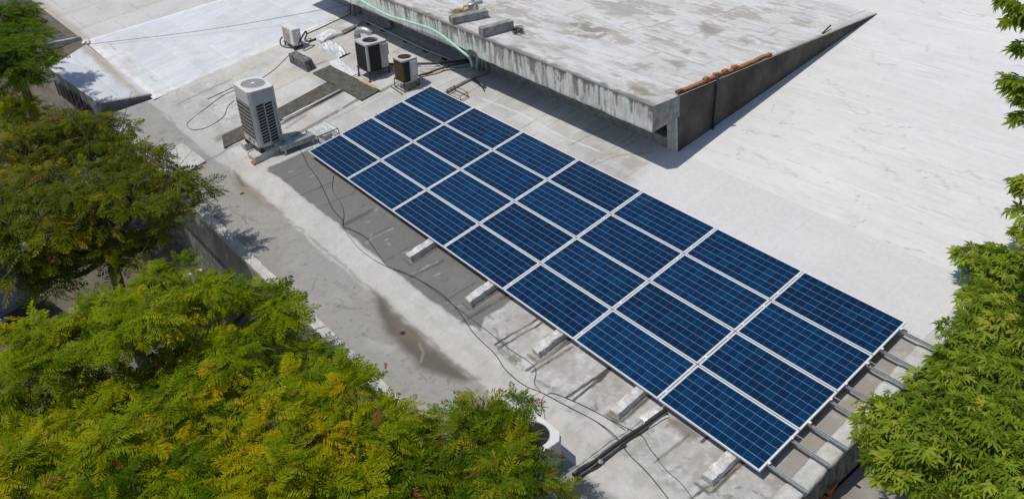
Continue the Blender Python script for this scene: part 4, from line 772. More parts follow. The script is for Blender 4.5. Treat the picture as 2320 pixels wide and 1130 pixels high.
for n_, (px, py) in enumerate(((1610, 183), (1650, 164), (1677, 156), (1636, 173))):
    q = PT(px, py + 8); y = q[1]; m = MB(); m.box((-.045, -.085, 0), (.045, .085, .05)); o = mesh_obj('clay_brick', m, M['brick'], bevel=.006)
    o.matrix_world = Matrix.Translation(Vector(G((7.265, y, zs(y) + .074)))) @ Matrix.Rotation(.25 - .2 * n_, 4, 'Z')
    tag(o, ['orange brick stacked on the brick line left of the drain pipe', 'orange brick stacked on the line midway between pipe and far end', 'orange brick stacked on the line, nearest the far end', 'orange brick stacked on the line just right of the drain pipe'][n_], 'brick', 'orange bricks stacked on the line of bricks')
def PX(px, py, x): d = ray(px, py); return CAM_C + d * (x - CAM_C[0]) / d[0]
a, b = PX(1627, 168, 7.38), PX(1614, 303, 7.38); m = MB(); m.tube([a, b], .028, 8); lay('drain_pipe', m, M['rubber'], b, 'thin black vertical pipe on the dark side wall', 'pipe', smooth=True)
a, b = PT(1863, 78) + [0, 0, .02], PT(1881, 66) + [0, 0, .10]; m = MB(); m.tube([a, b], .022, 6); lay('iron_rod', m, M['rustdark'], a, 'short dark rod propped on the far slab edge', 'rod')
a = P(803, 36); m = MB(); top = a + np.array([0, .17 * 1.75, 1.75]); m.tube([a - [0, 0, .02], top], .055, 10); lay('grey_post', m, M['galv'], a, 'grey metal post at the far left corner of the upper roof', 'post', smooth=True)
a, b = P(202, 101, ZR + .10), PY(788, 12, 5.35); m = MB(); m.tube(spline([a, a * .5 + b * .5 - [0, 0, .12], b], 14), .007, 6); lay('overhead_cable', m, M['rubber'], a, 'thin dark cable strung across the bluish white roof', 'cable', smooth=True)
lump('mortar_lump', P(197, 99), (.17, .15, .12), M['acwhite'], 'white lump of mortar at the corner where the cable ends', 'mortar lump', 5)
a, b = P(110, 108, ZR + .02), P(168, 97, ZR + .02); m = MB(); d_ = b - a; n_ = np.array([.10, .30, 0]); m.add([a, b, b + n_, a + n_] + [p + np.array([0, 0, .17]) for p in (a, b, b + n_, a + n_)], [(0, 1, 5, 4), (1, 2, 6, 5), (2, 3, 7, 6), (3, 0, 4, 7), (4, 5, 6, 7)]); lay('edge_kerb', m, M['palecon'], a, 'short pale kerb at the far left ledge beside the tree', 'kerb', bevel=.03)
m = MB(); xs = np.linspace(-26, -15.0, 330); vs = []
for x in xs:
    z = ZR - .06 + .025 * math.sin(x * 2 * math.pi / .16); vs += [(x, -1.85, z), (x, -2.75, z - .02)]
m.add(vs, [(2 * i, 2 * i + 1, 2 * i + 3, 2 * i + 2) for i in range(len(xs) - 1)]); lay('corrugated_strip', m, M['corr'], (-20, -2.3, ZR), 'dark corrugated sheet strip along the far left roof edge', 'corrugated sheet')

# ------------------------------------------------------------------ foil ducts, vent, rack, stick, pipes
def foil(pts, w, h, lab, seed, mat='foil', cat='foil duct', name='foil_duct'):
    p = spline(pts, 10); k = len(p); n = 13; vs = []
    for i in range(k):
        t = p[min(i + 1, k - 1)] - p[max(i - 1, 0)]; t[2] = 0; t = t / np.linalg.norm(t); nn = np.array([-t[1], t[0], 0])
        e = min(1, 4 * i / k + .25, 4 * (k - 1 - i) / k + .25)
        for j in range(n):
            u = -1 + 2 * j / (n - 1); r = float(vn(p[i][0] * 1.0 + j * .37, p[i][1] + j * .19, 9, seed)) - .5
            prof = (1 - abs(u) ** 3.0); vs.append(p[i] + nn * (u * w * (1 + .12 * r)) + np.array([0, 0, (h * prof * e) * (1 + .5 * r) + .004]))
    m = MB(); m.add(vs, [(i * n + j, (i + 1) * n + j, (i + 1) * n + j + 1, i * n + j + 1) for i in range(k - 1) for j in range(n - 1)]); m.f = [tuple(reversed(f)) for f in m.f]
    return lay(name, m, M[mat], pts[0], lab, cat, 'silver foil wrapped ducts', smooth=False)
foil([P(722, 90), P(740, 82), P(766, 68)], .30, .10, 'wide silver foil wrapped duct below the roof edge cable', 1)
foil([P(716, 88), P(735, 95), P(757, 83)], .07, .09, 'narrow bent silver foil sleeve at the end of the black hose', 5)
foil([P(734, 104), P(758, 116), P(781, 128)], .24, .22, 'lumpy box shaped silver foil duct beside the black stained block', 2)
foil([P(758, 137), P(778, 154), P(806, 170)], .20, .06, 'flat crumpled silver foil sheet by the bitumen patch', 3)
a = P(812, 90, ZR); V = MB(); pts = [a + np.array([.0, .0, .0]), a + [0, 0, .16]] + [a + np.array([.30 * (1 - math.cos(t)), .12 * (1 - math.cos(t)), .16 + .20 * math.sin(t)]) for t in np.linspace(.2, 2.9, 9)]
V.tube(pts, .11, 14); lay('roof_vent', V, M['galv'], a, 'curved grey metal vent hood behind the black condenser', 'vent', smooth=True)
a, b = P(641, 271, ZR + .06), P(771, 204, ZR + .06); m = MB(); m.tube([a, b], .028, 8); lay('steel_pipe', m, M['alu'], a, 'shiny straight pipe lying along the bitumen strip', 'pipe', smooth=True)
a, b = P(813, 182, ZR + .065), P(849, 200, ZR + .065); m = MB(); m.box((0, -.02, -.014), (np.linalg.norm(b - a), .02, .014)); o = lay('timber_stick', MB().add([tuple(a + (b - a) / np.linalg.norm(b - a) * v[0] + np.array([-.8, .6, 0]) * v[1] * .9 + np.array([0, 0, v[2]])) for v in m.v], m.f), M['wood'], a, 'thin bare timber stick on the bitumen sheet by the black condenser', 'stick')
a = P(1038, 218); m = MB()
def rk(x0, x1, y0, y1, z):
    for p, q in (((x0, y0), (x1, y0)), ((x1, y0), (x1, y1)), ((x1, y1), (x0, y1)), ((x0, y1), (x0, y0))): m.tube([a + [*p, z], a + [*q, z]], .010, 5)
rk(-.30, .30, -.13, .13, .16); rk(-.30, .30, -.13, .13, .04)
for x in (-.30, .30):
    for y in (-.13, .13): m.tube([a + [x, y, 0], a + [x, y, .17]], .011, 5)
lay('rusty_rack', m, M['rust'], a, 'small low rusty rack behind the back row of panels', 'rack')
def cable(name, px, r, mat, lab, cat='cable', z=.012, k=6, grp=None):
    pts = [P(p[0], p[1], ZR + (p[2] if len(p) > 2 else z)) for p in px]
    pts = [np.array([q[0], q[1], q[2] + (float(gutter_z(q[1])) if q[1] < -1 else 0)]) for q in pts]; sp = spline(pts, k)
    m = MB(); m.tube(sp, r, 6); return lay(name, m, M[mat], pts[0], lab, cat, grp, smooth=True)
CG = 'thin dark cables lying on the roof'
cable('roof_cable', [(653, 304, .5), (664, 316, .3), (675, 332, .05), (687, 352), (699, 376), (719, 403), (739, 443), (755, 475), (776, 499), (778, 513), (798, 521), (830, 539), (854, 571), (878, 602), (918, 618), (958, 638), (1001, 666), (1037, 702), (1074, 755), (1121, 801), (1146, 837), (1187, 871), (1228, 889), (1290, 922), (1352, 955), (1393, 986, .14), (1424, 1027), (1465, 1068), (1500, 1110), (1520, 1136)], .0085, 'rubber', 'longest dark cable, running from the tall fan unit down past all the blocks', grp=CG)
cable('roof_cable', [(757, 396), (755, 402), (753, 418), (755, 435), (774, 463), (779, 487), (777, 512), (794, 539), (814, 563), (846, 587), (886, 608), (941, 629), (997, 668), (1054, 711), (1105, 750), (1156, 791), (1203, 822), (1214, 842), (1211, 868), (1226, 888)], .0065, 'cablegrey', 'thinner dark cable emerging from under the second front panel', grp=CG)
cable('roof_cable', [(1222, 944, .3), (1227, 925, .1), (1227, 904), (1249, 890), (1290, 904), (1336, 925), (1382, 950), (1424, 971, .13), (1454, 986), (1470, 1012), (1492, 1040)], .007, 'rubber', 'dark cable leading from the half hidden condenser towards the pipe bundle', grp=CG)
cable('roof_cable', [(1492, 1042), (1510, 1064), (1545, 1096), (1575, 1136)], .006, 'cablegrey', 'short dusty cable crossing the pale roof in front of the last block', grp=CG)
cable('roof_cable', [(656, 124), (641, 139), (620, 159), (597, 175), (560, 198), (526, 207), (500, 220), (465, 246), (430, 271), (422, 281), (435, 291), (465, 289), (491, 276), (508, 262), (516, 242), (530, 228)], .0075, 'rubber', 'dark cable looping on the roof left of the tall fan unit', grp=CG)
cable('roof_cable', [(470, 225), (500, 211), (528, 198)], .009, 'rubber', 'short straight dark cable above the loop left of the tall fan unit', grp=CG)
cable('unit_hose', [(676, 100, .25), (685, 83, .3), (692, 72, .32), (695, 78, .15), (691, 91, .04), (700, 94), (716, 88, .05)], .028, 'rubber', 'thick black hose rising from the small white unit', 'hose')
cable('unit_hose', [(640, 84, .3), (635, 92, .2), (637, 103, .03), (650, 108), (672, 110), (682, 100, .12), (680, 88, .3)], .022, 'rubber', 'black hose looped round the stand of the small white unit', 'hose')
cable('unit_hose', [(716, 90), (705, 95), (697, 101), (705, 103), (713, 103), (703, 109), (690, 116)], .012, 'rubber', 'thin black hose lying between the small white unit and the foil', 'hose')
cable('edge_cable', [(694, 78), (703, 74), (728, 63), (755, 50), (790, 34), (794, 21, .1), (794, 10, .4)], .016, 'rubber', 'black cable clipped along the membrane roof edge, nearer the fan units', grp='cables along the membrane roof edge')
cable('edge_cable', [(688, 76), (700, 70), (726, 58), (753, 46), (787, 29), (790, 18, .1)], .012, 'rubber', 'black cable clipped along the membrane roof edge, on the white side', grp='cables along the membrane roof edge')
m = MB()
cable('wall_conduit', [(727, 97, .06), (757, 82, .06), (780, 74, .06), (815, 54.5, .08), (825, 50, .08), (835, 50.5, .08), (877, 71, .08), (920, 91.5, .08), (965, 113, .08), (1033, 139, .08)], .035, 'galv', 'long grey conduit along the foot of the wall under the slab', 'conduit', k=4)
for k_, (px, py) in enumerate(((836, 55), (870, 70), (921, 95), (966, 117), (1008, 135))):
    q = P(px, py); m = MB(); m.box((q[0] - .10, q[1] - .08, ZR - .01), (q[0] + .10, q[1] + .10, ZR + .055), taper=.02); lay('pipe_support', m, M['rustdark'], (q[0], q[1], ZR), ['dark block under the grey conduit at its far bend', 'dark block under the grey conduit behind the black condenser', 'dark block under the grey conduit midway along the wall', 'dark block under the grey conduit behind the rusty condenser', 'dark block under the grey conduit nearest the green pipe'][k_], 'pipe support', 'blocks carrying the grey conduit')
q = P(884, 66); m = MB(); m.tube([q, q + [0, .03, .18]], .07, 12); m.tube([q + [0, .03, .18], q + [0, .035, .22]], .09, 12); lay('vent_stub', m, M['galv'], q, 'short capped grey vent stub against the shaded wall', 'vent', smooth=True)
m = MB(); a = P(756, 72); m.box((a[0] - .03, a[1] - .22, ZR), (a[0] + .03, a[1] + .22, ZR + .11)); 
q = P(793, 70); m = MB(); m.box((q[0] - .03, q[1] - .28, ZR), (q[0] + .03, q[1] + .25, ZR + .10)); lay('rusty_bracket', m, M['rust'], q, 'rusty flat bracket across the grey conduit near the foil duct', 'bracket')
cable('black_pipe', [(868, 141, .1), (877, 145, .08), (905, 146, .08), (951, 145, .08), (1004, 143, .10), (1062, 136, .15)], .035, 'rubber', 'thick black insulated pipe running from the black condenser to the wall', 'pipe')
cable('black_pipe', [(948, 172, .06), (975, 164, .08), (1010, 152, .1), (1066, 140, .15)], .028, 'rubber', 'black insulated pipe from the rusty condenser to the wall', 'pipe')
cable('white_hose', [(874, 130, .25), (882, 145, .08), (888, 155, .03), (897, 164, .03), (905, 168)], .022, 'beige', 'pale hose hanging from the black condenser', 'hose')
cable('beige_hose', [(950, 160, .12), (968, 166, .05), (986, 166, .03), (1004, 159, .04), (1023, 156, .05), (1040, 158, .04), (1068, 156, .06)], .020, 'beige', 'beige hose curving from the rusty condenser, upper of the two', 'hose')
cable('beige_hose', [(948, 171, .05), (975, 169, .03), (994, 164, .03), (1008, 157, .05)], .018, 'beige', 'beige hose curving from the rusty condenser, lower of the two', 'hose')
cable('grey_pipe', [(949, 150, .1), (985, 150, .1), (994, 147, .1), (1010, 152, .08), (1060, 148, .1)], .016, 'galv', 'thin grey pipe between the rusty condenser and the wall', 'pipe')
cable('floor_conduit', [(1105, 163, .05), (1060, 182, .05), (1010, 209, .05)], .038, 'galv', 'grey conduit on the roof from the pipe cluster to the array', 'conduit')
cable('floor_conduit', [(1070, 178, .04), (1088, 192, .04), (1097, 205, .04)], .02, 'rubber', 'thin dark conduit stub lying in the slab shade', 'conduit')
fp = [(812, 6), (816, 1), (838, 13.6), (868, 30), (887, 38), (916, 46.7), (945, 55.5), (974, 65), (994, 76), (1013, 89.5), (1039, 111), (1064, 132)]
pts = [PY(p[0], p[1], YB - .07) for p in fp]; pts += [P(1071, 152, ZR + .10), P(1078, 151, ZR + .08), P(1092, 141, ZR + .12), P(1102, 136, ZR + .2)]
m = MB(); m.tube(spline(pts, 5), .036, 10); lay('green_pipe', m, M['aqua'], pts[0], 'pale green plastic pipe slung along the stained slab face', 'pipe', smooth=True)
for k_, (px, py) in enumerate(((1080, 160), (1092, 160))):
    a = P(px, py); m = MB(); m.tube([a, a + [.02, .10, .35], a + [0, .35, .62]], .04, 10); lay('riser_pipe', m, M['aqua'] if k_ == 0 else M['galv'], a, ['pale green riser pipe under the slab by the column', 'grey riser pipe under the slab touching the column'][k_], 'pipe', 'riser pipes by the column', smooth=True)
BG = 'pipes bundled across the roof below the array'
for k_, (a, b, r, mt, zz, lab) in enumerate((((1298, 1072), (1508, 928), .040, 'rubber', .07, 'thick black pipe in the bundle below the array'), ((1303, 1080), (1512, 934), .022, 'cablegrey', .04, 'dusty grey cable on the shaded side of the pipe bundle'), ((1296, 1066), (1460, 956), .018, 'pipepale', .10, 'pale pipe on top of the bundle with an open end'), ((1290, 1062), (1455, 951), .015, 'pipepale', .08, 'pale pipe on the upper side of the bundle'), ((1306, 1084), (1420, 1006), .014, 'rubber', .03, 'thin black cable along the right side of the bundle'))):
    A_, B_ = np.array(a, float), np.array(b, float); pr = random.Random(k_); pts = []
    for t in np.linspace(0, 1, 8):
        q = A_ * (1 - t) + B_ * t + [pr.uniform(-2, 2), pr.uniform(-1.5, 1.5)]; pts.append((q[0], q[1], zz + (.05 if t < .1 else 0)))
    cable('bundled_pipe', pts, r, mt, lab, 'pipe', grp=BG)
lump('tape_wad', P(1361, 1046), (.04, .04, .04), M['galv'], 'small wad of grey tape stuck on the pipe bundle', 'tape wad', 2)
a, b = P(1458, 957, ZR + .02), P(1502, 930, ZR + .02); foil([a, (a + b) / 2, b], .14, .03, 'silver foil flashing where the pipe bundle meets the array', 6)
for k_, (px, py) in enumerate(((875, 827), (500, 512), (493, 491))):
    q = P(px, py, ZR + .03 + float(gutter_z(-2.5))); m = MB(); pr = random.Random(k_)
    for _ in range(5):
        a = pr.uniform(0, 6.28); l = pr.uniform(.05, .10); u = np.array([math.cos(a), math.sin(a), .25]) * l; v = np.array([-math.sin(a), math.cos(a), .0]) * .022
        m.add([q, q + u * .5 + v, q + u, q + u * .5 - v], [(0, 1, 2, 3)])
    lay('fallen_leaf', m, M['deadleaf'], q, ['dry brown leaf on the open gutter floor beside the wet stain', 'dry brown leaf on the gutter near the dappled tree shadow', 'dry orange leaf at the gutter edge by the dark tree'][k_], 'leaf', 'dry leaves fallen in the gutter')
for k_, (px, py, dz, rz) in enumerate(((1868, 1112, 0, .3), (1852, 1124, 0, -.2), (1872, 1106, .10, .1))):
    q = PW(px, py + 6, LOWZ); m = MB(); m.box((-.10, -.12, 0), (.10, .12, .095)); o = mesh_obj('clay_brick', m, M['brick'], bevel=.008); o.matrix_world = Matrix.Translation(Vector((q[0], q[1], LOWZ + dz))) @ Matrix.Rotation(rz, 4, 'Z')
    tag(o, ['red brick under the other brick beside the end wall', 'red brick at the bottom edge beside the end wall', 'red brick on top of the pair beside the end wall'][k_], 'brick', 'loose red bricks on the lower platform')

# ------------------------------------------------------------------ parked cars and post seen through the trees
def car(loc, yaw, mat, lab):
    C_ = bpy.data.objects.new('parked_car', None); COL.objects.link(C_); C_.matrix_world = Matrix.Translation(Vector(loc)) @ Matrix.Rotation(yaw, 4, 'Z'); tag(C_, lab, 'car', 'cars parked below the trees')
    st = [(-2.1, .62, .35, .62, .78), (-1.95, .80, .28, .70, .86), (-1.2, .86, .24, .84, .93), (-.9, .87, .24, .88, .95), (.9, .87, .24, .88, .98), (1.7, .84, .26, .84, .98), (2.05, .76, .32, .74, .92), (2.15, .60, .40, .62, .80)]
    vs = []; n = 8
    for x, w, z0, w2, z1 in st: vs += [(x, -w * .9, z0), (x, -w, z0 + .2), (x, -w, z1 - .18), (x, -w2 * .86, z1), (x, w2 * .86, z1), (x, w, z1 - .18), (x, w, z0 + .2), (x, w * .9, z0)]
    m = MB(); k = len(st); m.add(vs, [(i * n + j, i * n + (j + 1) % n, (i + 1) * n + (j + 1) % n, (i + 1) * n + j) for i in range(k - 1) for j in range(n)] + [tuple(range(n)), tuple(range((k - 1) * n, k * n))[::-1]]); m.f = [tuple(reversed(f)) for f in m.f]; mesh_obj('body', m, mat, C_, smooth=False, bevel=.03)
    m = MB(); m.add([(-1.15, -.74, .92), (1.75, -.74, .95), (1.75, .74, .95), (-1.15, .74, .92), (-.35, -.60, 1.43), (1.15, -.60, 1.44), (1.15, .60, 1.44), (-.35, .60, 1.43)], [(0, 1, 5, 4), (1, 2, 6, 5), (2, 3, 7, 6), (3, 0, 4, 7)]); mesh_obj('glass', m, M['carglass'], C_)
    m = MB(); m.box((-.38, -.62, 1.425), (1.18, .62, 1.47), taper=.03); mesh_obj('roof', m, mat, C_, bevel=.02)
    for x in (-1.3, 1.3):
        for y in (-.80, .80):
            m = MB(); m.tube([(x, y - .1, .32), (x, y + .1, .32)], .32, 20); wl = mesh_obj('wheel', m, M['tyre'], C_)
    for y in (-.55, .55): m = MB(); m.box((-2.11, y - .16, .62), (-1.98, y + .16, .76)); mesh_obj('headlight', m, M['glass'], C_, bevel=.02)
cg = PW(-18, 585, GROUND); car(cg, math.radians(195), M['carsilver'], 'silver car glimpsed at the left edge under the dark tree')
cg = PW(-30, 695, GROUND); car(cg, math.radians(200), M['cardark'], 'dark blue car below the silver one at the left edge')
a = PW(6, 262, GROUND); m = MB(); m.tube([(a[0], a[1], GROUND - .05), (a[0] - .1, a[1], GROUND + 1.6)], .09, 8); o = mesh_obj('red_post', m, M['redpaint']); tag(o, 'dull red post at the far left edge behind the yellow shrub', 'post')

# ------------------------------------------------------------------ trees
def frond_template(pairs=9):
    v = []; q = []; tt = []
    def pinna(p, ang, l, w, dz):
        c, s_ = math.cos(ang), math.sin(ang); o = len(v)
        for u, e, z in ((0, 0, 0), (.45, w, -.10 * l), (1, 0, dz), (.45, -w, -.10 * l)): v.append((p[0] + c * u * l - s_ * e, p[1] + s_ * u * l + c * e, p[2] + z))
        q.append((o, o + 1, o + 2, o + 3))
    for k in range(pairs):
        t = .10 + .88 * k / (pairs - 1); z = -.30 * t * t; l = .36 * (.55 + .9 * math.sin(math.pi * min(1, .15 + t * .75)) * .5) * (1.08 - .45 * t ** 3); a = math.radians(72 - 34 * t)
        pinna((t, 0, z), a + .16 * math.sin(k * 2.3), l * (1 + .12 * math.sin(k * 3.1)), .036, -.30 * l); pinna((t + .012, 0, z), -a + .16 * math.sin(k * 1.7), l * (1 + .12 * math.sin(k * 4.3)), .036, -.30 * l)
    pinna((.96, 0, -.28), 0, .2, .028, -.06)
    o = len(v); v += [(0, -.006, 0), (.5, -.006, -.075), (.5, .006, -.075), (0, .006, 0), (1, -.004, -.30), (1, .004, -.30)]; q += [(o, o + 1, o + 2, o + 3), (o + 1, o + 4, o + 5, o + 2)]
    return np.array(v), np.array(q)
FR = frond_template()
def palm_quads():                                # five folded, drooping leaflets around a stalk tip
    v = []; q = []
    for a, l, dz in ((-88, .60, -.10), (-40, .92, 0), (4, 1.0, -.06), (47, .85, .04), (95, .58, -.14)):
        c, s_ = math.cos(math.radians(a)), math.sin(math.radians(a)); o = len(v)
        for x, y, z in ((.05, .012, 0), (.38, .150, .05), (.72, .115, -.08), (1, .004, -.34), (.05, 0, -.005), (.38, 0, -.03), (.72, 0, -.15), (1, 0, -.35), (.05, -.012, 0), (.38, -.150, .05), (.72, -.115, -.08), (1, -.004, -.34)):
            v.append(((x * c - y * s_) * l + .25, (x * s_ + y * c) * l, z * l + dz * x))
        for k in range(3): q += [(o + 4 + k, o + 5 + k, o + 1 + k, o + k), (o + 8 + k, o + 9 + k, o + 5 + k, o + 4 + k)]
    return np.array(v), np.array(q)
PALM = palm_quads()
def tree(name, label, lobes, tmpl, mat, base, size=.42, dens=26, per=16, crad=.32, flat=.72, tint0=.45, tspread=.22, seed=1, group='trees round the building', twigs=0, pitch=(-38, 14), brown=.008, up=.5, holes=0.0, limb=.085, tint_flush=None, side=None, zj=0.0):
    r = np.random.default_rng(seed); lobes = [tuple(l[:2]) + (l[2] + r.normal(0, zj) if zj else l[2], l[3] * (.93 if zj else 1)) + tuple(l[4:]) for l in lobes]; root = bpy.data.objects.new(name, None); COL.objects.link(root); root.location = Vector(base); tag(root, label, 'tree', group)
    cl = []; 
    for lb in lobes:
        c = np.array(lb[:3]); rad = lb[3]; dk = lb[4] if len(lb) > 4 else 1.0; n = max(5, int(dens * rad * rad * dk))
        for k in range(n):
            d = r.normal(size=3); d /= np.linalg.norm(d)
            if d[2] < -.45: d[2] = -d[2]
            shell = 1 - .28 * r.random() ** 2 if r.random() < .8 else r.uniform(.35, .75)
            cl.append((c + d * rad * shell * np.array([1, 1, flat]) * r.uniform(.80, 1.18), d, r.normal(0, tspread * .8)))
    pos = []; dirs = []; nrm = []; scl = []; tnt = []
    for c, d, t in cl:
        m_ = max(4, int(per * r.uniform(.6, 1.35)))
        if holes and r.random() < holes: m_ = max(2, m_ // 4)
        az0 = math.atan2(d[1], d[0])
        for k in range(m_):
            az = az0 + r.normal(0, 1.5) if abs(d[2]) < .85 else r.uniform(0, 2 * math.pi)
            pt = math.radians(r.uniform(*pitch)); ro = crad * r.uniform(.1, 1.0)
            p = c + np.array([math.cos(az) * ro, math.sin(az) * ro, r.normal(0, .10) * crad * 2 - .25 * ro])
            f = np.array([math.cos(az) * math.cos(pt), math.sin(az) * math.cos(pt), math.sin(pt)])
            n0 = np.array([0, 0, 1.0]) * up + d * .4 + r.normal(0, .32, 3); n0 -= f * (n0 @ f); n0 /= np.linalg.norm(n0)
            pos.append(p); dirs.append(f); nrm.append(n0); scl.append(size * r.uniform(.5, 1.3)); tnt.append(1.0 if r.random() < brown else np.clip(tint0 + t + r.normal(0, tspread * .6) + (tint_flush[1] * math.exp(-float(np.sum((c - tint_flush[0])[:2] ** 2)) / tint_flush[2] ** 2) if tint_flush else 0), 0, .96))  # optional flush turns the leaf colour yellower around one point
    pos, f, n0, sc = np.array(pos), np.array(dirs), np.array(nrm), np.array(scl); b = np.cross(n0, f)
    R_ = np.stack([f, b, n0], -1); tv, tq = tmpl; N = len(pos)
    tvn = tv[None] * np.array([1, 1, 1]) ; droop = r.uniform(.5, 1.7, (N, 1)); tv3 = np.repeat(tvn, N, 0); tv3[:, :, 2] *= droop
    v = np.einsum('nij,nvj->nvi', R_, tv3) * sc[:, None, None] + pos[:, None, :] - np.array(base)
    q = (tq[None] + (np.arange(N) * len(tv))[:, None, None]).reshape(-1, 4)
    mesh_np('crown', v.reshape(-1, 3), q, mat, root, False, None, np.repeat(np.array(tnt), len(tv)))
    m = MB(); top = np.mean([np.array(l[:3]) for l in lobes], 0) - np.array([0, 0, 1.3]); base = np.array(base, float); top = top * .45 + np.array([base[0], base[1], top[2]]) * .55
    m.tube([p - base for p in spline([base - [0, 0, .1], base * .6 + top * .4 + r.normal(0, .08, 3), top], 5)], .20, 10, .12)
    for lb in lobes:
        c = np.array(lb[:3]); e = c - np.array([0, 0, lb[3] * flat * .35])
        if side is not None and lb[3] < .3:
            g = min((np.array(l[:3]) for l in lobes if l[3] >= .4), key=lambda a: np.sum((a - e) ** 2)); m.tube([p - base for p in spline([g, g * .5 + e * .5 + side * .1 + r.normal(0, .05, 3), e], 4)], limb * 1.6, 5, limb * .4); continue
        mid = top * .45 + e * .55 + r.normal(0, .14, 3) - np.array([0, 0, .1])
        m.tube([p - base for p in spline([top, mid, e], 5)], max(limb, .05), 7, limb * .35)
    for c, d, t in cl[::2]:
        lb = min(lobes, key=lambda l: np.sum((np.array(l[:3]) - c) ** 2)); o = np.array(lb[:3]) - np.array([0, 0, .35 * lb[3]]); mid = o * .5 + c * .5 + r.normal(0, .12, 3) * lb[3]
        m.tube([p - base for p in spline([o, mid, c], 3)], .26 * limb, 4, .07 * limb, cap=False)
    for _ in range(twigs):
        c, d, t = cl[r.integers(len(cl))]; e = c + d * r.uniform(-.1, .38) + r.normal(0, .2, 3); e[2] += r.uniform(-.2, .3)
        m.tube([p - base for p in (c - d * .3, c * .5 + e * .5 + r.normal(0, .06, 3), e)], .011, 3, .004, cap=False)
    mesh_obj('trunk', m, M['twig'] if twigs else M['bark'], root, smooth=True)
    return N
def LB(lst, zw): return [tuple(PW(l[0], l[1], zw + (l[3] if len(l) > 3 else 0))) + (l[2],) + tuple(l[4:5]) for l in lst]
def gnd(px, py, zw): q = PW(px, py, zw); return (q[0], q[1], GROUND)
TREES = True
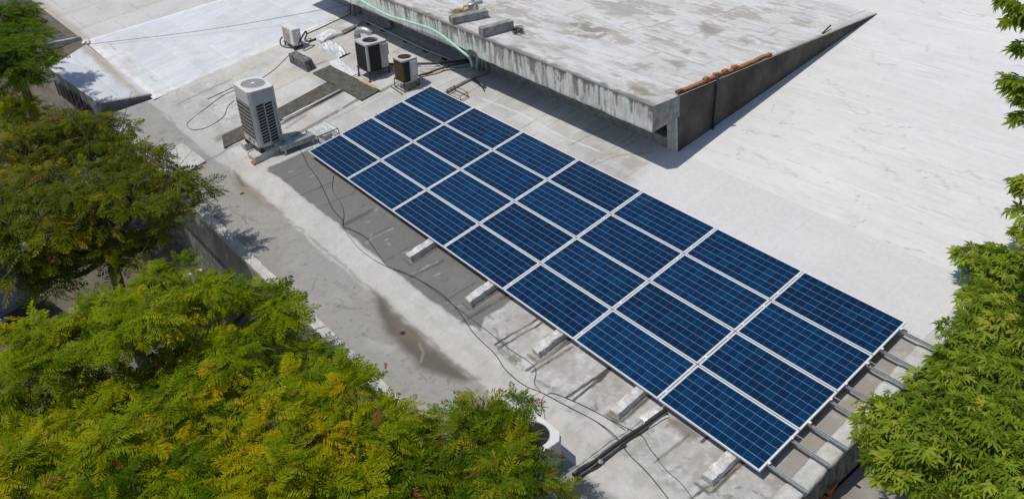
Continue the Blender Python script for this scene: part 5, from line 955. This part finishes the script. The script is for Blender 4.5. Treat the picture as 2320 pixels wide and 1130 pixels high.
if TREES:
    tree('feathery_tree', 'dark feathery tree with bare grey twigs at the left, overhanging the gutter',
         LB([(150, 330, .95), (50, 335, .85, .0, .8), (235, 335, .75), (310, 385, .66), (70, 430, 1.0, -.1, .55), (190, 440, 1.0, .1, .6), (300, 460, .8, .1, .6), (390, 430, .5), (435, 460, .36, -.1), (390, 505, .36, -.3, .7), (210, 530, .8, -.5, .50), (100, 560, .85, -.5, .55), (60, 640, .6, -1.0, .6), (10, 510, .8, -.2, .6), (150, 620, .6, -1.0, .5), (250, 590, .5, -1.0, .4), (340, 540, .4, -.8, .35)], .95),
         FR, M['leaf_dark'], gnd(210, 470, .5), .33, 44, 22, .25, .7, .46, .20, 11, twigs=420, holes=.28, pitch=(-24, 28), tint_flush=(PW(120, 270, .95), .30, 1.5))
    tree('feathery_tree', 'broad yellow green feathery tree at lower left beside the gutter wall',
         LB([(300, 690, .68), (400, 690, .66), (500, 690, .52), (220, 770, .7), (330, 800, .78), (450, 800, .7), (550, 780, .52), (630, 770, .42, -.1), (680, 820, .38, -.2), (120, 810, .62), (40, 780, .55), (60, 890, .6), (180, 880, .6), (300, 890, .5, -.3, .7), (720, 850, .30, -.2, .8), (560, 870, .45, -.4, .5), (590, 690, .26, -.1), (645, 735, .30, -.1), (745, 830, .22, -.2, .7), (775, 875, .2, -.2, .7), (260, 945, .5, -.5), (370, 960, .5, -.5), (110, 950, .55, -.4), (30, 960, .5, -.4), (200, 905, .3, -.4), (470, 930, .5, -.6), (330, 1000, .5, -.8)], .75),
         FR, M['leaf_yellow'], gnd(330, 800, .2), .29, 39, 31, .25, .7, .46, .20, 12, pitch=(-26, 30), twigs=0, holes=.22, zj=.22)
    tree('feathery_tree', 'golden feathery tree across the bottom left corner of the view',
         LB([(380, 1020, .54), (500, 1000, .54), (620, 990, .52), (720, 970, .44), (820, 940, .36), (880, 965, .30, -.1), (300, 1085, .54), (440, 1090, .58), (580, 1085, .58), (710, 1075, .52), (830, 1055, .44), (180, 1115, .5), (60, 1040, .5, -.4), (40, 1120, .5), (650, 900, .34, -.3), (930, 1005, .32, -.2), (150, 1000, .45, -.4, .8), (250, 1030, .45, -.3, .9), (600, 1170, .55), (800, 1150, .5), (400, 1180, .55)], 1.6),
         FR, M['leaf_gold'], gnd(560, 1080, .5), .245, 58, 31, .21, .7, .44, .21, 13, pitch=(-26, 30), twigs=0, holes=.20, zj=.18, tint_flush=(PW(640, 1040, 1.6), .20, .9))
    tree('feathery_tree', 'deep green feathery tree hiding part of the gutter condenser',
         LB([(1085, 930, .32), (1040, 965, .34), (1120, 970, .34), (1150, 990, .22), (990, 1030, .42), (1080, 1040, .42), (1150, 1055, .38), (1200, 1095, .26), (950, 1100, .42), (1050, 1120, .42), (1150, 1135, .4), (1235, 1130, .28), (880, 1110, .4), (1165, 965, .12, -.1)], 1.3),
         FR, M['leaf_green'], gnd(1060, 1080, .3), .23, 80, 28, .19, .75, .52, .22, 14, brown=.02, pitch=(-26, 28), twigs=0, holes=.18, zj=.10)
    tree('feathery_tree', 'green tree in the far upper left corner beside the ledge',
         LB([(10, 50, .8), (50, 110, .7), (0, 150, .8), (50, 50, .40), (65, 150, .45), (30, 195, .45, -.5, .7), (-40, 100, 1.1), (85, 125, .35)], 1.6),
         FR, M['leaf_green'], gnd(20, 120, .5), .34, 50, 14, .26, .75, .35, .22, 15, twigs=60, pitch=(-26, 24), holes=.1)
    tree('feathery_shrub', 'low yellow shrub at the left edge behind the dark tree',
         LB([(10, 245, .45), (50, 238, .35), (0, 280, .45), (80, 255, .28, 0, .6)], -.8), FR, M['leaf_yellow'], gnd(30, 265, -1), .32, 60, 13, .24, .7, .62, .2, 16, pitch=(-26, 24))
    bl = LB([(2255, 600, .36), (2300, 640, .5), (2215, 685, .36), (2280, 760, .58), (2195, 800, .44), (2250, 870, .56), (2145, 900, .40), (2065, 940, .38), (1995, 968, .29), (2080, 1010, .46), (2180, 990, .5), (2290, 980, .55), (2010, 1040, .26, -.2), (2060, 1070, .32, -.2), (2240, 1090, .45, -.2), (2310, 1120, .45), (2140, 1105, .34, -.6, .5), (2335, 530, .22, .2), (2390, 800, .7), (2420, 640, .5), (2185, 575, .15, .1)], 1.2)
    tree('broadleaf_tree', 'bright green broad leaved tree at the lower right over the array end', bl, PALM, M['leaf_broad'], gnd(2330, 900, -.2), .128, 185, 21, .15, .8, .45, .32, 21, pitch=(-45, 30), brown=0, up=.6, holes=.16, limb=.05)
    sp = [tuple(PD(px, py, 12.5)) + (r_, k_) for px, py, r_, k_ in ((2296, 8, .10, 3), (2324, 22, .14, 2), (2302, 38, .05, 5), (2322, 105, .04, 6), (2296, 182, .07, 5), (2314, 190, .08, 4), (2308, 208, .06, 4), (2322, 228, .05, 5), (2322, 268, .04, 6), (2326, 412, .04, 6), (2322, 432, .04, 6), (2322, 480, .06, 6), (2375, 200, .2, 2), (2500, 40, .6, 4), (2510, 200, .65, 4), (2560, 340, .7, 4), (2500, 460, .55, 4), (2640, 150, .8, 3), (2640, 420, .8, 3))]
    tree('broadleaf_tree', 'taller broad leaved tree whose branch tips hang in at the right edge', sp, PALM, M['leaf_broad'], gnd(2640, 480, .5), .125, 60, 9, .09, .8, .45, .24, 22, pitch=(-50, 20), brown=0, up=.7, limb=.018, side=RXN @ (CAM_R[0] * 1.1 - CAM_R[1] * .25))
